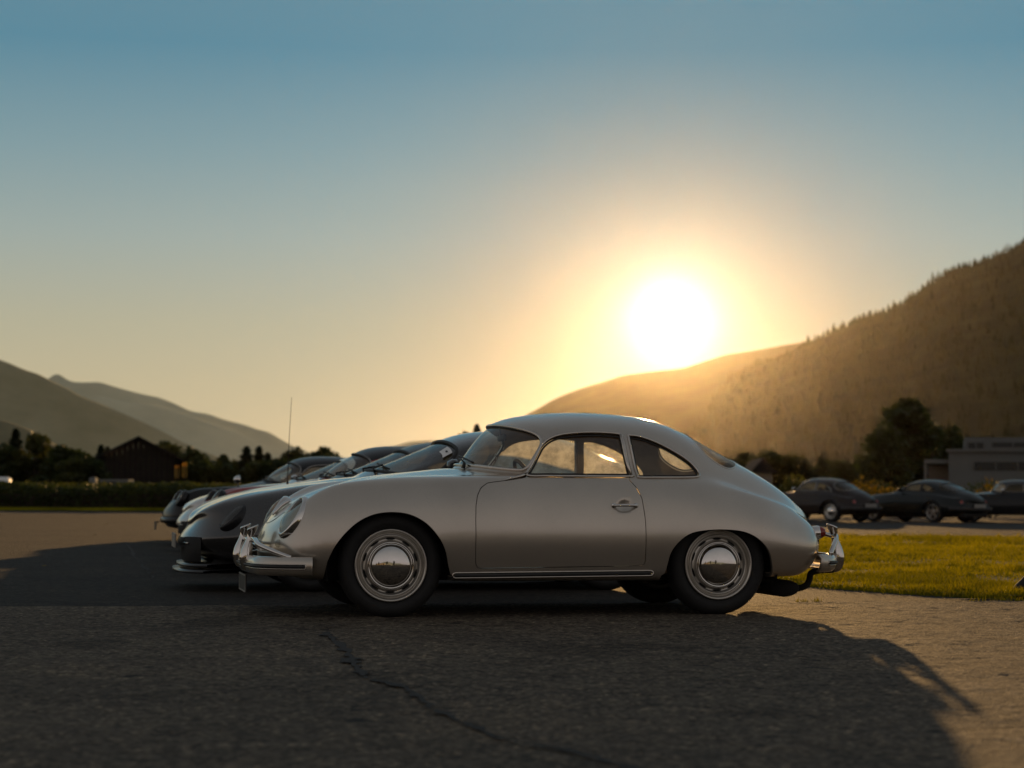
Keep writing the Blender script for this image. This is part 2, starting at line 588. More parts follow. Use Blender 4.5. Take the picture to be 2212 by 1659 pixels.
Z_ = (.228, .226, .315, .46, .60, .745)
STAT = [
    # nose centre
    [(-.55, 0, .24), (-.66, 0, .25), (-.725, 0, .31), (-.752, 0, .40), (-.742, 0, .465), (-.722, 0, .515), (-.70, 0, .553), (-.675, 0, .583), (-.65, 0, .608), (-.62, 0, .637), (-.59, 0, .663), (-.56, 0, .685), (-.525, 0, .708)],
    [(-.55, .20, .24), (-.65, .22, .25), (-.715, .23, .31), (-.742, .24, .40), (-.732, .24, .465), (-.712, .235, .52), (-.685, .23, .562), (-.655, .215, .597), (-.622, .195, .63), (-.587, .165, .66), (-.55, .13, .688), (-.51, .08, .712), (-.46, 0, .742)],
    [(-.54, .40, .24), (-.62, .43, .25), (-.675, .46, .31), (-.695, .48, .40), (-.69, .475, .47), (-.672, .465, .535), (-.645, .445, .595), (-.605, .405, .640), (-.56, .35, .672), (-.51, .285, .702), (-.455, .21, .73), (-.40, .12, .758), (-.36, 0, .782)],
    [(-.50, .56, .235), (-.55, .62, .245), (-.585, .665, .31), (-.595, .685, .40), (-.592, .68, .48), (-.58, .655, .58), (-.55, .605, .685), (-.48, .535, .718), (-.41, .45, .738), (-.35, .36, .762), (-.29, .26, .785), (-.25, .14, .805), (-.23, 0, .82)],
    [(-.38, .60, .23), (-.40, .70, .24), (-.42, .75, .31), (-.425, .77, .41), (-.42, .765, .51), (-.41, .735, .64), (-.385, .635, .79), (-.33, .535, .785), (-.26, .44, .795), (-.20, .345, .815), (-.16, .24, .83), (-.13, .13, .845), (-.11, 0, .855)],
    [(-.22, .6, .23), (-.22, .735, .24), (-.22, .785, .32), (-.22, .81, .43), (-.22, .80, .55), (-.21, .755, .70), (-.19, .645, .828), (-.15, .535, .825), (-.10, .43, .833), (-.05, .33, .848), (-.02, .23, .86), (0, .12, .868), (.01, 0, .875)],
    [(.03, .6, .23), (.03, .75, .235), (.03, .80, .32), (.03, .825, .44), (.03, .815, .57), (.03, .765, .725), (.04, .655, .845), (.06, .54, .855), (.09, .435, .862), (.12, .335, .873), (.145, .23, .884), (.16, .12, .89), (.165, 0, .893)],
    [(.27, .6, .23), (.27, .76, .235), (.27, .81, .32), (.27, .832, .45), (.27, .822, .59), (.28, .775, .74), (.31, .68, .850), (.37, .585, .868), (.375, .475, .878), (.36, .36, .89), (.345, .245, .902), (.335, .125, .908), (.33, 0, .91)],
    _low(.50, (.6, .772, .815, .835, .825, .78), Z_, (0, 0, 0, 0, 0, .02)) + [(.60, .705, .850), (.73, .655, .872), (.665, .55, .888), (.585, .42, .902), (.52, .28, .915), (.48, .14, .923), (.465, 0, .925)],
    _low(.66, (.6, .772, .815, .835, .826, .783), Z_, (0, 0, 0, 0, 0, .02)) + [(.73, .715, .850), (.83, .655, .885), (.745, .553, .902), (.66, .422, .917), (.59, .28, .928), (.55, .14, .934), (.535, 0, .936)],
    _low(.80, (.6, .772, .815, .836, .827, .785), Z_, (0, 0, 0, 0, 0, .01)) + [(.83, .72, .850), (.875, .652, .905), (.86, .60, .965), (.80, .515, 1.01), (.715, .37, 1.045), (.655, .19, 1.063), (.635, 0, 1.068)],
    _low(.95, (.6, .772, .815, .836, .827, .785), Z_) + [(.95, .724, .852), (.955, .655, .92), (.975, .61, 1.03), (.99, .545, 1.12), (.88, .415, 1.172), (.79, .21, 1.198), (.76, 0, 1.203)],
    _low(1.10, (.6, .772, .815, .836, .827, .785), Z_) + [(1.1, .724, .853), (1.1, .66, .92), (1.1, .615, 1.04), (1.10, .552, 1.148), (1.03, .42, 1.22), (.965, .22, 1.258), (.94, 0, 1.267)],
    _low(1.30, (.6, .772, .815, .836, .827, .785), Z_) + [(1.3, .724, .853), (1.3, .662, .92), (1.3, .617, 1.045), (1.30, .555, 1.158), (1.28, .425, 1.24), (1.25, .225, 1.285), (1.24, 0, 1.297)],
    _low(1.55, (.6, .772, .815, .836, .827, .785), Z_) + [(1.55, .722, .853), (1.55, .657, .92), (1.55, .61, 1.045), (1.55, .545, 1.155), (1.55, .415, 1.235), (1.55, .22, 1.278), (1.55, 0, 1.288)],
    _low(1.80, (.6, .772, .815, .836, .827, .785), Z_) + [(1.8, .712, .846), (1.8, .64, .915), (1.8, .587, 1.025), (1.8, .516, 1.13), (1.8, .39, 1.208), (1.8, .20, 1.248), (1.8, 0, 1.256)],
    _low(2.05, (.6, .763, .814, .834, .825, .775), (.23, .234, .32, .455, .60, .732)) + [(2.05, .70, .826), (2.05, .617, .887), (2.05, .556, .976), (2.05, .482, 1.055), (2.05, .362, 1.118), (2.05, .185, 1.155), (2.05, 0, 1.165)],
    _low(2.26, (.6, .745, .80, .82, .81, .755), (.235, .24, .33, .45, .58, .70)) + [(2.26, .685, .787), (2.28, .591, .802), (2.29, .515, .866), (2.29, .436, .940), (2.29, .322, .999), (2.29, .165, 1.033), (2.29, 0, 1.043)],
    _low(2.45, (.58, .72, .775, .797, .782, .725), (.24, .245, .33, .44, .56, .66)) + [(2.45, .655, .737), (2.48, .57, .735), (2.5, .485, .778), (2.5, .40, .845), (2.5, .295, .897), (2.5, .15, .928), (2.5, 0, .938)],
    _low(2.62, (.55, .67, .715, .735, .715, .655), (.245, .248, .33, .43, .53, .612)) + [(2.62, .59, .677), (2.66, .52, .68), (2.68, .44, .705), (2.69, .35, .75), (2.70, .25, .785), (2.705, .13, .812), (2.71, 0, .82)],
    [(2.62, .5, .25), (2.70, .59, .252), (2.775, .62, .33), (2.805, .625, .42), (2.795, .61, .50), (2.77, .575, .57), (2.735, .515, .622), (2.755, .455, .63), (2.782, .385, .645), (2.803, .30, .67), (2.822, .215, .695), (2.836, .11, .71), (2.84, 0, .715)],
    [(2.6, .30, .25), (2.77, .33, .255), (2.855, .36, .33), (2.888, .37, .42), (2.885, .36, .49), (2.872, .335, .545), (2.86, .31, .585), (2.868, .28, .60), (2.878, .24, .615), (2.888, .195, .63), (2.898, .14, .643), (2.905, .075, .65), (2.907, 0, .653)],
    [(2.6, 0, .25), (2.80, 0, .258), (2.885, 0, .33), (2.918, 0, .42), (2.924, 0, .47), (2.925, 0, .505), (2.924, 0, .53), (2.923, 0, .55), (2.922, 0, .566), (2.921, 0, .583), (2.919, 0, .60), (2.917, 0, .615), (2.915, 0, .63)],
]
NET = np.array(STAT)          # stations x rows x 3
NR = NET.shape[1]


def _basis(n, k, s0, s1):
    """uniform cubic B-spline evaluation matrix; s0 / s1: +1 mirrored phantom, -1 negated mirror, 0 linear"""
    N = (n - 1) * k + 1
    A = np.zeros((N, n))

    def put(row, i, w):
        if i < 0:
            if s0 == 0:
                A[row, 0] += 2 * w
                A[row, 1] -= w
            else:
                A[row, 1] += s0 * w
        elif i >= n:
            if s1 == 0:
                A[row, n - 1] += 2 * w
                A[row, n - 2] -= w
            else:
                A[row, n - 2] += s1 * w
        else:
            A[row, i] += w
    for j in range(N):
        i, t = min(j // k, n - 2), 0.0
        t = j / k - i
        w = [(1 - t) ** 3 / 6, (3 * t ** 3 - 6 * t * t + 4) / 6, (-3 * t ** 3 + 3 * t * t + 3 * t + 1) / 6, t ** 3 / 6]
        for d in range(4):
            put(j, i - 1 + d, w[d])
    return A


def body_surface(net, ku, kv, sharpen=3):
    J, R = net.shape[:2]
    Mu = [_basis(J, ku, s, s) for s in (1, -1, 1)]
    Mv = [_basis(R, kv, 0, s) for s in (1, -1, 1)]
    K = net.copy()
    for _ in range(sharpen):
        S = np.stack([Mu[c][::ku] @ K[:, :, c] @ Mv[c][::kv].T for c in range(3)], 2)
        K = K + 0.85 * (net - S)
    S = np.stack([Mu[c] @ K[:, :, c] @ Mv[c].T for c in range(3)], 2)
    return S


class Surf:
    """whole body (both flanks) as triangles with columns x, y, z, u, v"""
    def __init__(s, net, ku, kv):
        S = body_surface(net, ku, kv)
        U, Vn = S.shape[:2]
        full = np.concatenate([S, S[:, -2::-1] * np.array([1, -1, 1])], 1)
        W_ = full.shape[1]
        u = np.arange(U)[:, None] / ku + np.zeros((1, W_))
        v = np.arange(W_)[None] / kv + np.zeros((U, 1))
        s.A = np.concatenate([full, u[..., None], v[..., None]], 2).reshape(-1, 5)
        i, j = np.meshgrid(np.arange(U - 1), np.arange(W_ - 1), indexing='ij')
        a = (i * W_ + j).ravel()
        b, c, d = a + W_, a + W_ + 1, a + 1
        s.T = np.concatenate([np.stack([a, b, c], 1), np.stack([a, c, d], 1)])
        s.grid, s.ku, s.kv = full, ku, kv

    def at(s, u, v):
        """bilinear point of the surface"""
        g = s.grid
        x = np.clip(np.asarray(u, float) * s.ku, 0, g.shape[0] - 1.001)
        y = np.clip(np.asarray(v, float) * s.kv, 0, g.shape[1] - 1.001)
        i, j = x.astype(int), y.astype(int)
        fx, fy = (x - i)[..., None], (y - j)[..., None]
        return (g[i, j] * (1 - fx) * (1 - fy) + g[i + 1, j] * fx * (1 - fy) + g[i, j + 1] * (1 - fx) * fy + g[i + 1, j + 1] * fx * fy)

    def side(s, P, sgn=1, vmax=10):
        """points on the flank for (x, z) pairs"""
        A = s.A
        m = (A[:, 1] * sgn > 0.25) & ((A[:, 4] < vmax) if sgn > 0 else (A[:, 4] > 24 - vmax))
        B = A[m]
        out = []
        for x, z in P:
            d = (B[:, 0] - x) ** 2 + (B[:, 2] - z) ** 2
            k = np.argpartition(d, 4)[:4]
            w = 1 / (d[k] + 1e-7)
            out.append((x, (w @ B[k, 1]) / w.sum(), z))
        return np.array(out)


def pip(P, poly):
    x, y = P[:, 0], P[:, 1]
    ins = np.zeros(len(P), bool)
    q = np.roll(poly, 1, 0)
    for (x1, y1), (x2, y2) in zip(poly, q):
        c = ((y1 > y) != (y2 > y))
        with np.errstate(divide='ignore', invalid='ignore'):
            ins ^= c & (x < (x2 - x1) * (y - y1) / (y2 - y1) + x1)
    return ins


def cut(A, T, dims, poly, active):
    """snap the mesh to an outline; returns (A, inside-mask of triangles)"""
    poly = np.asarray(poly, float)
    A = A.copy()
    C = A[:, dims]
    inv = pip(C, poly)
    Ta = T[active]
    E = np.concatenate([Ta[:, [0, 1]], Ta[:, [1, 2]], Ta[:, [2, 0]]])
    E = np.unique(np.sort(E, 1), axis=0)
    E = E[inv[E[:, 0]] != inv[E[:, 1]]]
    best = {}
    q = np.roll(poly, -1, 0)
    for e0, e1 in E:
        p, d = C[e0], C[e1] - C[e0]
        s = q - poly
        den = d[0] * s[:, 1] - d[1] * s[:, 0]
        w = poly - p
        with np.errstate(divide='ignore', invalid='ignore'):
            t = (w[:, 0] * s[:, 1] - w[:, 1] * s[:, 0]) / den
            r = (w[:, 0] * d[1] - w[:, 1] * d[0]) / den
        ok = (t >= 0) & (t <= 1) & (r >= -1e-9) & (r <= 1 + 1e-9)
        if not ok.any():
            continue
        tt = float(t[ok][0])
        newp = A[e0] + (A[e1] - A[e0]) * tt
        L = np.linalg.norm(A[e1, :3] - A[e0, :3])
        k, dist = (e0, tt * L) if tt < 0.5 else (e1, (1 - tt) * L)
        if k not in best or dist < best[k][0]:
            best[k] = (dist, newp)
    on = np.zeros(len(A), bool)
    for k, (_, p) in best.items():
        A[k] = p
        on[k] = True
    C = A[:, dims]
    fin = inv & ~on
    anyin = fin[T].any(1)
    allon = on[T].all(1)
    cen = pip(C[T].mean(1), poly)
    return A, active & (anyin | (allon & cen))


def sub(A, T):
    k = np.unique(T)
    m = np.full(len(A), -1)
    m[k] = np.arange(len(k))
    return A[k], m[T]


def normals(V, T):
    n = np.cross(V[T[:, 1]] - V[T[:, 0]], V[T[:, 2]] - V[T[:, 0]])
    N = np.zeros_like(V)
    for i in range(3):
        np.add.at(N, T[:, i], n)
    return N / (np.linalg.norm(N, axis=1)[:, None] + 1e-12)


def boundary(T):
    E = np.concatenate([T[:, [0, 1]], T[:, [1, 2]], T[:, [2, 0]]])
    Es = np.sort(E, 1)
    key = Es[:, 0] * 10000019 + Es[:, 1]
    _, idx, cnt = np.unique(key, return_index=True, return_counts=True)
    return E[idx[cnt == 1]]


def shell(A, T, thick, off=0.0):
    """sheet metal: outer skin, inner skin and the returned edge; material 0 outside and edge, 1 inside"""
    A, T = sub(A, T)
    V = A[:, :3]
    N = normals(V, T)
    if ((V - np.array([1.1, 0, .5])) * N).sum(1).mean() < 0:
        N = -N
        T = T[:, ::-1]
    V = V + N * off
    I = V - N * thick
    n = len(V)
    B = boundary(T)
    k = np.unique(B)
    m = np.full(n, -1)
    m[k] = np.arange(len(k))
    R0, R1 = V[k], I[k]
    VV = np.concatenate([V, I, R0, R1])
    b0, b1 = 2 * n, 2 * n + len(k)
    q = np.stack([m[B[:, 1]] + b0, m[B[:, 0]] + b0, m[B[:, 0]] + b1, m[B[:, 1]] + b1], 1)
    rim = np.concatenate([q[:, [0, 1, 2]], q[:, [0, 2, 3]]])
    TT = np.concatenate([T, T[:, ::-1] + n, rim])
    mi = np.concatenate([np.zeros(len(T)), np.ones(len(T)), np.zeros(len(rim))]).astype(int)
    return VV, TT, mi


def cobj(name, V, F, mats, parent, mi=None, smooth=True):
    """object given in car coordinates (left-handed), stored mirrored so that it stands the right way round"""
    V = np.asarray(V, float) * np.array([1, -1, 1])
    if isinstance(F, np.ndarray):
        F = F[:, ::-1].copy()
    else:
        F = [tuple(reversed(f)) for f in F]
    return obj(name, V, F, mats, parent, mi, smooth)


def cmb(mb, name, mats, parent, smooth=True):
    return cobj(name, mb.V, mb.F, mats, parent, mb.m, smooth)


def mirror_poly_v(poly):
    p = np.asarray(poly, float)
    q = p[::-1].copy()
    q[:, 1] = 24 - q[:, 1]
    return np.concatenate([p, q])


def smooth_poly(P, k=6):
    return catmull(np.asarray(P, float), k, True)


def offset_poly(P, d):
    """shift a closed outline inwards by d (outline area sign handled)"""
    P = np.asarray(P, float)
    a = np.roll(P, 1, 0)
    b = np.roll(P, -1, 0)
    t = b - a
    t /= np.linalg.norm(t, axis=1)[:, None] + 1e-12
    n = np.stack([-t[:, 1], t[:, 0]], 1)
    area = 0.5 * np.sum(P[:, 0] * b[:, 1] - b[:, 0] * P[:, 1])
    return P + n * d * (1 if area > 0 else -1)


def wheel(parent, x, y, s, r=0.32, w=0.165, steer=0.0, style='disc', rr=0.222):
    """s = +1: outer face towards +y.  wheel part > tyre, rim, hubcap"""
    ax = empty('wheel')
    ax.parent = parent
    ax.location = (x, -y, r)
    ax.rotation_euler = (0, 0, steer)
    # in the wheel's own frame the outer face looks to h > 0
    h = w / 2
    prof = [(rr - .004, h - .016), (rr + .01, h - .006), (rr + .03, h + .004), (r - .055, h + .008), (r - .028, h + .002), (r - .012, h - .012), (r, h - .035)]
    for q in (.030, .018):
        prof += [(r, h - .035 - .001), (r - .006, q + .004), (r - .006, q - .004), (r, q - .008)]
    prof += [(r, -.03), (r - .006, -.034), (r - .006, -.042), (r, -.046), (r, -h + .03), (r - .02, -h), (r - .06, -h - .006), (rr, -h + .01)]

    def put(name, prof, mat, par, n=56):
        V, F = lathe(prof, n)
        V = [(a, b * s, c) for a, b, c in V]
        if s < 0:
            F = [tuple(reversed(f)) for f in F]
        return cobj(name, V, F, mat, par)
    put('tyre', prof, MAT['tyre'], ax)
    if style == 'disc':
        pr = [(rr - .03, -h + .01), (rr - .004, -h + .012), (rr - .012, h - .045), (rr - .016, h - .03), (rr - .004, h - .012), (rr + .002, h - .002), (rr - .003, h + .004),
              (rr - .012, h + .002), (rr - .017, h - .012), (rr - .022, h - .026), (rr - .028, h - .028), (rr - .033, h - .014), (rr - .038, h - .008), (rr - .044, h - .014),
              (rr - .052, h - .040), (.150, h - .030), (.142, h - .012), (.134, h - .010), (.124, h - .020), (.03, h - .02), (.002, h - .02)]
        rim = put('rim', pr, MAT['steel_rim'], ax)
        first = None
        for k in range(10):
            if first is None:
                P = [((rr - .058) * math.cos(da), (h - .033) * s, (rr - .058) * math.sin(da)) for da in np.linspace(-.17, .17, 7)]
                V, F = tube(P, [.002, .005, .006, .006, .006, .005, .002], 6)
                o_ = first = cobj('vent_slot', V, F, MAT['dark'], ax)
            else:
                o_ = first.copy()
                COL.objects.link(o_)
            o_.rotation_euler = (0, 2 * math.pi * (k + .5) / 10, 0)
        cap = [(.147, h - .012), (.146, h - .002), (.142, h + .003), (.136, h + .001), (.132, h - .001), (.128, h + .004)]
        for t in np.linspace(0, 1, 12)[1:]:
            an = t * math.pi / 2
            cap.append((.124 * math.cos(an) + .0005, h + .004 + .038 * math.sin(an)))
        put('hubcap', cap, MAT['chrome'], ax)
    else:
        pr = [(rr - .03, -h + .01), (rr - .004, -h + .012), (rr - .010, h - .03), (rr + .002, h - .004), (rr - .004, h + .003), (rr - .014, h - .002), (rr - .02, h - .03), (rr - .03, h - .06)]
        rim = put('rim', pr, MAT['steel_rim'], ax, 40)
        mb = MB()
        for k in range(5):
            a = 2 * math.pi * k / 5 + .3
            c, si = math.cos(a), math.sin(a)
            for w0, r0, r1 in ((.032, .03, rr - .02),):
                V = []
                for rad, ww, hh in ((r0, .04, h - .03), (r1, w0, h - .012)):
                    for dw in (-ww, ww):
                        for dh in (0, -.03):
                            V.append((rad * c - dw * si, (hh + dh) * s, rad * si + dw * c))
                F = [(0, 2, 6, 4), (1, 5, 7, 3), (0, 4, 5, 1), (2, 3, 7, 6), (4, 6, 7, 5), (0, 1, 3, 2)]
                mb.add(V, F)
        V, F = lathe([(.06, h - .05), (.06, h - .02), (.05, h - .012), (.002, h - .01)], 20)
        mb.add([(a, b * s, c) for a, b, c in V], F)
        cmb(mb, 'spoke_star', MAT['steel_rim'], ax, smooth=False)
        V, F = lathe([(rr - .012, h - .065), (.002, h - .065)], 32)
        cobj('brake_disc', [(a, b * s, c) for a, b, c in V], F, MAT['dark'], ax)
    return ax


def wheel_wells(parent, axles, half, ra=.40):
    mb = MB()
    for x, hf in zip(axles, half if isinstance(half, tuple) else (half, half)):
        for s in (1, -1):
            V, F = [], []
            n = 20
            for yy in (hf - .30, hf - .03):
                for k in range(n + 1):
                    a = math.radians(-12 + 204 * k / n)
                    V.append((x + ra * math.cos(a), yy * s, .30 + (ra - .03) * math.sin(a)))
            for k in range(n):
                F.append((k, k + 1, n + 2 + k, n + 1 + k))
            V.append((x, (hf - .30) * s, .3))
            F += [(len(V) - 1, k, k + 1) for k in range(n)]
            mb.add(V, F)
    mb.box((axles[0] - .36, -.44, .215), (axles[1] + .36, .44, .25))
    mb.box((axles[0] + .40, -.72, .236), (axles[1] - .40, .72, .262))
    return cmb(mb, 'underbody', MAT['dark'], parent, smooth=False)


def lens_lamp(parent, c, nrm_, ra, rb, up, name='headlight', dome=.02, ring='chrome'):
    """round lamp facing nrm_, half-axes ra (across) and rb (along up); part > rim, reflector"""
    c, n = np.array(c, float), np.array(nrm_, float)
    n /= np.linalg.norm(n)
    u = np.array(up, float)
    u -= n * (u @ n)
    u /= np.linalg.norm(u)
    w = np.cross(u, n)
    N = 36

    def disc(prof):
        V, F = [], []
        for f, h in prof:
            for k in range(N):
                a = 2 * math.pi * k / N
                V.append(c + w * (ra * f * math.cos(a)) + u * (rb * f * math.sin(a)) + n * h)
        for i in range(len(prof) - 1):
            for k in range(N):
                F.append((i * N + k, i * N + (k + 1) % N, (i + 1) * N + (k + 1) % N, (i + 1) * N + k))
        return V, F
    V, F = disc([(.86, .006), (.80, .006 + dome * .35), (.6, .006 + dome * .7), (.35, .006 + dome * .92), (.02, .006 + dome)])
    lens = cobj(name, V, F, MAT['lamp_glass'], parent)
    V, F = disc([(1.06, -.05), (1.05, -.006), (1.0, .006), (.95, .014), (.89, .014), (.85, .004), (.84, -.02)])
    cobj('lamp_rim', V, F, MAT[ring] if isinstance(ring, str) else ring, lens)
    V, F = disc([(.85, -.002), (.7, -.03), (.4, -.05), (.12, -.055), (.10, -.03), (.02, -.028)])
    cobj('reflector', V, F, MAT['chrome' if ring == 'chrome' else 'trim'], lens)
    return lens


def trim_line(S, P3, r, name, mat, parent, closed=True, n=6, off=.003):
    """bright moulding laid along points on the skin"""
    c = np.array([1.2, 0, .6])
    P3 = np.asarray(P3, float)
    d = P3 - c
    d[:, 0] *= .15
    d /= np.linalg.norm(d, axis=1)[:, None]
    V, F = tube(P3 + d * off, r, n, closed)
    return cobj(name, V, F, mat, parent)

# ================================================================ the setting
def sheet(name, poly, z, mat, kind='structure', parent=None):
    V = [(float(x), float(y), z) for x, y in poly]
    o = obj(name, V, [tuple(range(len(V)))], mat, parent, smooth=False)
    if kind and parent is None:
        o['kind'] = kind
    return o


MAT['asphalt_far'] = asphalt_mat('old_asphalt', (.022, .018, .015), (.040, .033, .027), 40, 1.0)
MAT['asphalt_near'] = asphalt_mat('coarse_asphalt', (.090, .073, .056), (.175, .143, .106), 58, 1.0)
MAT['field'] = simple('meadow', (.055, .06, .022), .95, 0, .4, .08)
MAT['turf'] = leaf_mat('turf_soil', (.030, .030, .008), (.075, .070, .014), .15, 1.3)
MAT['blade'] = leaf_mat('grass_blade', (.10, .092, .008), (.27, .22, .02), .66, .45)
MAT['crack'] = simple('crack_dirt', (.006, .004, .003), 1.0, 0, .5, 20)

o = sheet('ground', [(-12000, -6000), (12000, -6000), (12000, 12000), (-12000, 12000)], -.06, MAT['field'])


def seam_y(x):
    return 13.47 + .198 * x


xs = np.linspace(-60, 40, 260)
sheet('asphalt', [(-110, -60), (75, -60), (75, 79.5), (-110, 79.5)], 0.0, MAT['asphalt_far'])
def vnoise(P, s, seed):
    """cheap smooth value noise in the plane"""
    r = np.random.default_rng(seed)
    g = r.random((64, 64))
    q = P / s + 1000
    i = np.floor(q).astype(int)
    f = q - i
    f = f * f * (3 - 2 * f)
    a = g[i[:, 0] % 64, i[:, 1] % 64]
    b = g[(i[:, 0] + 1) % 64, i[:, 1] % 64]
    c = g[i[:, 0] % 64, (i[:, 1] + 1) % 64]
    d = g[(i[:, 0] + 1) % 64, (i[:, 1] + 1) % 64]
    return (a * (1 - f[:, 0]) + b * f[:, 0]) * (1 - f[:, 1]) + (c * (1 - f[:, 0]) + d * f[:, 0]) * f[:, 1]


def pave_height(x, y):
    """knobbly worn surface, millimetres high"""
    P = np.c_[x, y]
    h = .006 + .006 * (vnoise(P, .075, 41) - .5) + .006 * (vnoise(P, .17, 42) - .5) + .006 * (vnoise(P, .5, 43) - .5) + .004 * (vnoise(P, .043, 44) - .5)
    return h


gx = np.concatenate([np.linspace(-60, -5.2, 60), np.arange(-5.17, 6.2, .027), np.linspace(6.25, 40, 40)])
gd = np.concatenate([np.arange(0, 8.0, .034), np.linspace(8.1, 74, 60)])
GX, GD = np.meshgrid(gx, gd, indexing='ij')
GY = seam_y(GX) + .012 * np.sin(GX * 3.1) + .006 * np.sin(GX * 11.7) - GD
GZ = pave_height(GX.ravel(), GY.ravel()).reshape(GX.shape)
GZ[:, 0] = -.01
n1 = len(gd)
i, j = np.meshgrid(np.arange(len(gx) - 1), np.arange(n1 - 1), indexing='ij')
a = (i * n1 + j).ravel()
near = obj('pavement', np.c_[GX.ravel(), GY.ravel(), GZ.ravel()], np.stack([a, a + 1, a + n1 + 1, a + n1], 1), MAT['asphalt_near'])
near['kind'] = 'structure'


def strip_on_ground(name, pts_px, w, z, mat, parent=None, jag=.5, n=6, kind=None, seed=1):
    r = np.random.default_rng(seed)
    P = np.array([ground_at(*p) for p in pts_px])[:, :2]
    P = catmull(np.c_[P, np.zeros(len(P))], n)[:, :2]
    P = P + r.normal(0, w * jag, P.shape)
    T = np.gradient(P, axis=0)
    T /= np.linalg.norm(T, axis=1)[:, None] + 1e-9
    N = np.stack([-T[:, 1], T[:, 0]], 1)
    ww = w * np.clip(r.lognormal(-.3, .75, len(P)), .12, 3.2)
    ww[0] = ww[-1] = .001
    V = [(*a, z) for a in P + N * ww[:, None]] + [(*a, z) for a in P - N * ww[:, None]]
    k = len(P)
    F = [(i, k + i, k + i + 1, i + 1) for i in range(k - 1)]
    o = obj(name, V, F, mat, parent, smooth=False)
    return o


strip_on_ground('crack', [(700, 1368), (728, 1392), (758, 1425), (770, 1448), (800, 1470), (868, 1490), (905, 1512), (930, 1532), (965, 1553), (1010, 1572), (1080, 1600)], .017, .0125, MAT['crack'], near, .5, 8, seed=3)
strip_on_ground('crack', [(1060, 1597), (1130, 1612), (1190, 1622), (1240, 1632), (1300, 1650), (1390, 1672)], .014, .0125, MAT['crack'], near, .6, 8, seed=4)
strip_on_ground('crack', [(868, 1490), (900, 1487), (930, 1483), (968, 1478)], .008, .0128, MAT['crack'], near, .8, 6, seed=5)
strip_on_ground('crack', [(690, 1360), (750, 1352), (835, 1347)], .006, .0125, MAT['crack'], near, .7, 6, seed=6)
far_sheet = bpy.data.objects['asphalt']
strip_on_ground('crack', [(272, 1172), (285, 1190), (302, 1212), (318, 1232), (330, 1250)], .018, .003, MAT['crack'], far_sheet, .7, 6, seed=7)

# ---- lawn
lawn_near = [ground_at(1640, 1251)[:2], ground_at(1700, 1259)[:2], ground_at(1760, 1266)[:2], ground_at(1830, 1272)[:2], ground_at(1900, 1277)[:2], ground_at(1980, 1283)[:2], ground_at(2060, 1288)[:2], ground_at(2140, 1292)[:2], ground_at(2212, 1294)[:2], (6.5, 14.3), (12, 14.2), (22, 14.6)]
lawn_near = catmull(np.array([(*p, 0) for p in lawn_near]), 10)[:, :2]
lawn_near = lawn_near + np.stack([np.zeros(len(lawn_near)), .05 * rng.normal(0, 1, len(lawn_near))], 1)
lawn_poly = np.array([tuple(p) for p in lawn_near] + [(26, 20), (26, 37.2), (12, 36.6), (4.6, 36.0), (3.4, 28.0), (2.35, 20.0)])
lawn = sheet('lawn', lawn_poly, .022, MAT['turf'])


def blades(name, P, h, w, mat, seed=1, z0=.02, lean=.45):
    r = np.random.default_rng(seed)
    n = len(P)
    a = r.random(n) * math.pi
    dx, dy = np.cos(a) * w / 2, np.sin(a) * w / 2
    lx, ly = r.normal(0, lean, n) * h, r.normal(0, lean, n) * h
    B = np.c_[P, np.full(n, z0)]
    V = np.empty((n * 3, 3))
    V[0::3] = B + np.c_[dx, dy, np.zeros(n)]
    V[1::3] = B - np.c_[dx, dy, np.zeros(n)]
    V[2::3] = B + np.c_[lx, ly, h]
    F = np.arange(n * 3).reshape(-1, 3)
    o = obj(name, V, F, mat, smooth=False)
    o['kind'] = 'stuff'
    return o


# tufts thin out with distance; mown unevenly
N_ = 210000
yy = 13.8 + (36.8 - 13.8) * rng.random(N_) ** 1.35
xx = 1.8 + (yy * .30 + .6) * rng.random(N_)
P = np.c_[xx, yy]
P = P[pip(P, lawn_poly)] if 'pip' in globals() else P
pn = vnoise(P * np.array([1, 1.0]), .55, 3) * .55 + vnoise(P * np.array([.35, 1.6]), .8, 5) * .45
keep = rng.random(len(P)) < np.clip(-.05 + 1.5 * pn, 0, 1)
P, pn = P[keep], pn[keep]
h = (.016 + .048 * pn ** 1.5 + .055 * (vnoise(P, .22, 51) > .82)) * rng.uniform(.6, 1.4, len(P))
g = blades('grass', P, h, .0075 + .0006 * (P[:, 1] - 13), MAT['blade'], 2)
tag(g, 'short backlit grass of the lawn right of the silver coupe', 'grass')
# weeds along the seam and the ragged lawn edge
t = rng.random(5200)
q = lawn_near[(t * (len(lawn_near) * .72)).astype(int)] + np.c_[rng.normal(0, .07, 5200), rng.normal(-.02, .05, 5200)]
s_ = 2.0 + rng.random(900) * 4.5
sw = np.c_[s_, seam_y(s_) + rng.normal(.02, .025, 900)]
sw = sw[vnoise(sw, .5, 9) > .5]
q = np.concatenate([q, sw])
g = blades('grass', q, rng.uniform(.015, .05, len(q)), .008, MAT['blade'], 4, 0.0)
tag(g, 'ragged grass along the lawn edge and in the seam of the asphalt', 'grass')
strip_on_ground('dirt_seam', [(1632, 1299), (1700, 1300), (1800, 1300), (1900, 1299), (2000, 1298), (2100, 1297), (2212, 1296)], .02, .012, MAT['crack'], near, .4, 8, seed=11)

# ---- grass verge at the far side of the car park
sheet('verge', [(-120, 79.0), (75, 79.0), (75, 92), (-120, 92)], .02, MAT['turf'])
P = np.c_[rng.uniform(-26, -9, 26000), rng.uniform(79.0, 83.0, 26000)]
g = blades('grass', P, rng.uniform(.05, .14, len(P)), .03, MAT['blade'], 5, .02)
tag(g, 'thin strip of sunlit grass in front of the hedge', 'grass')


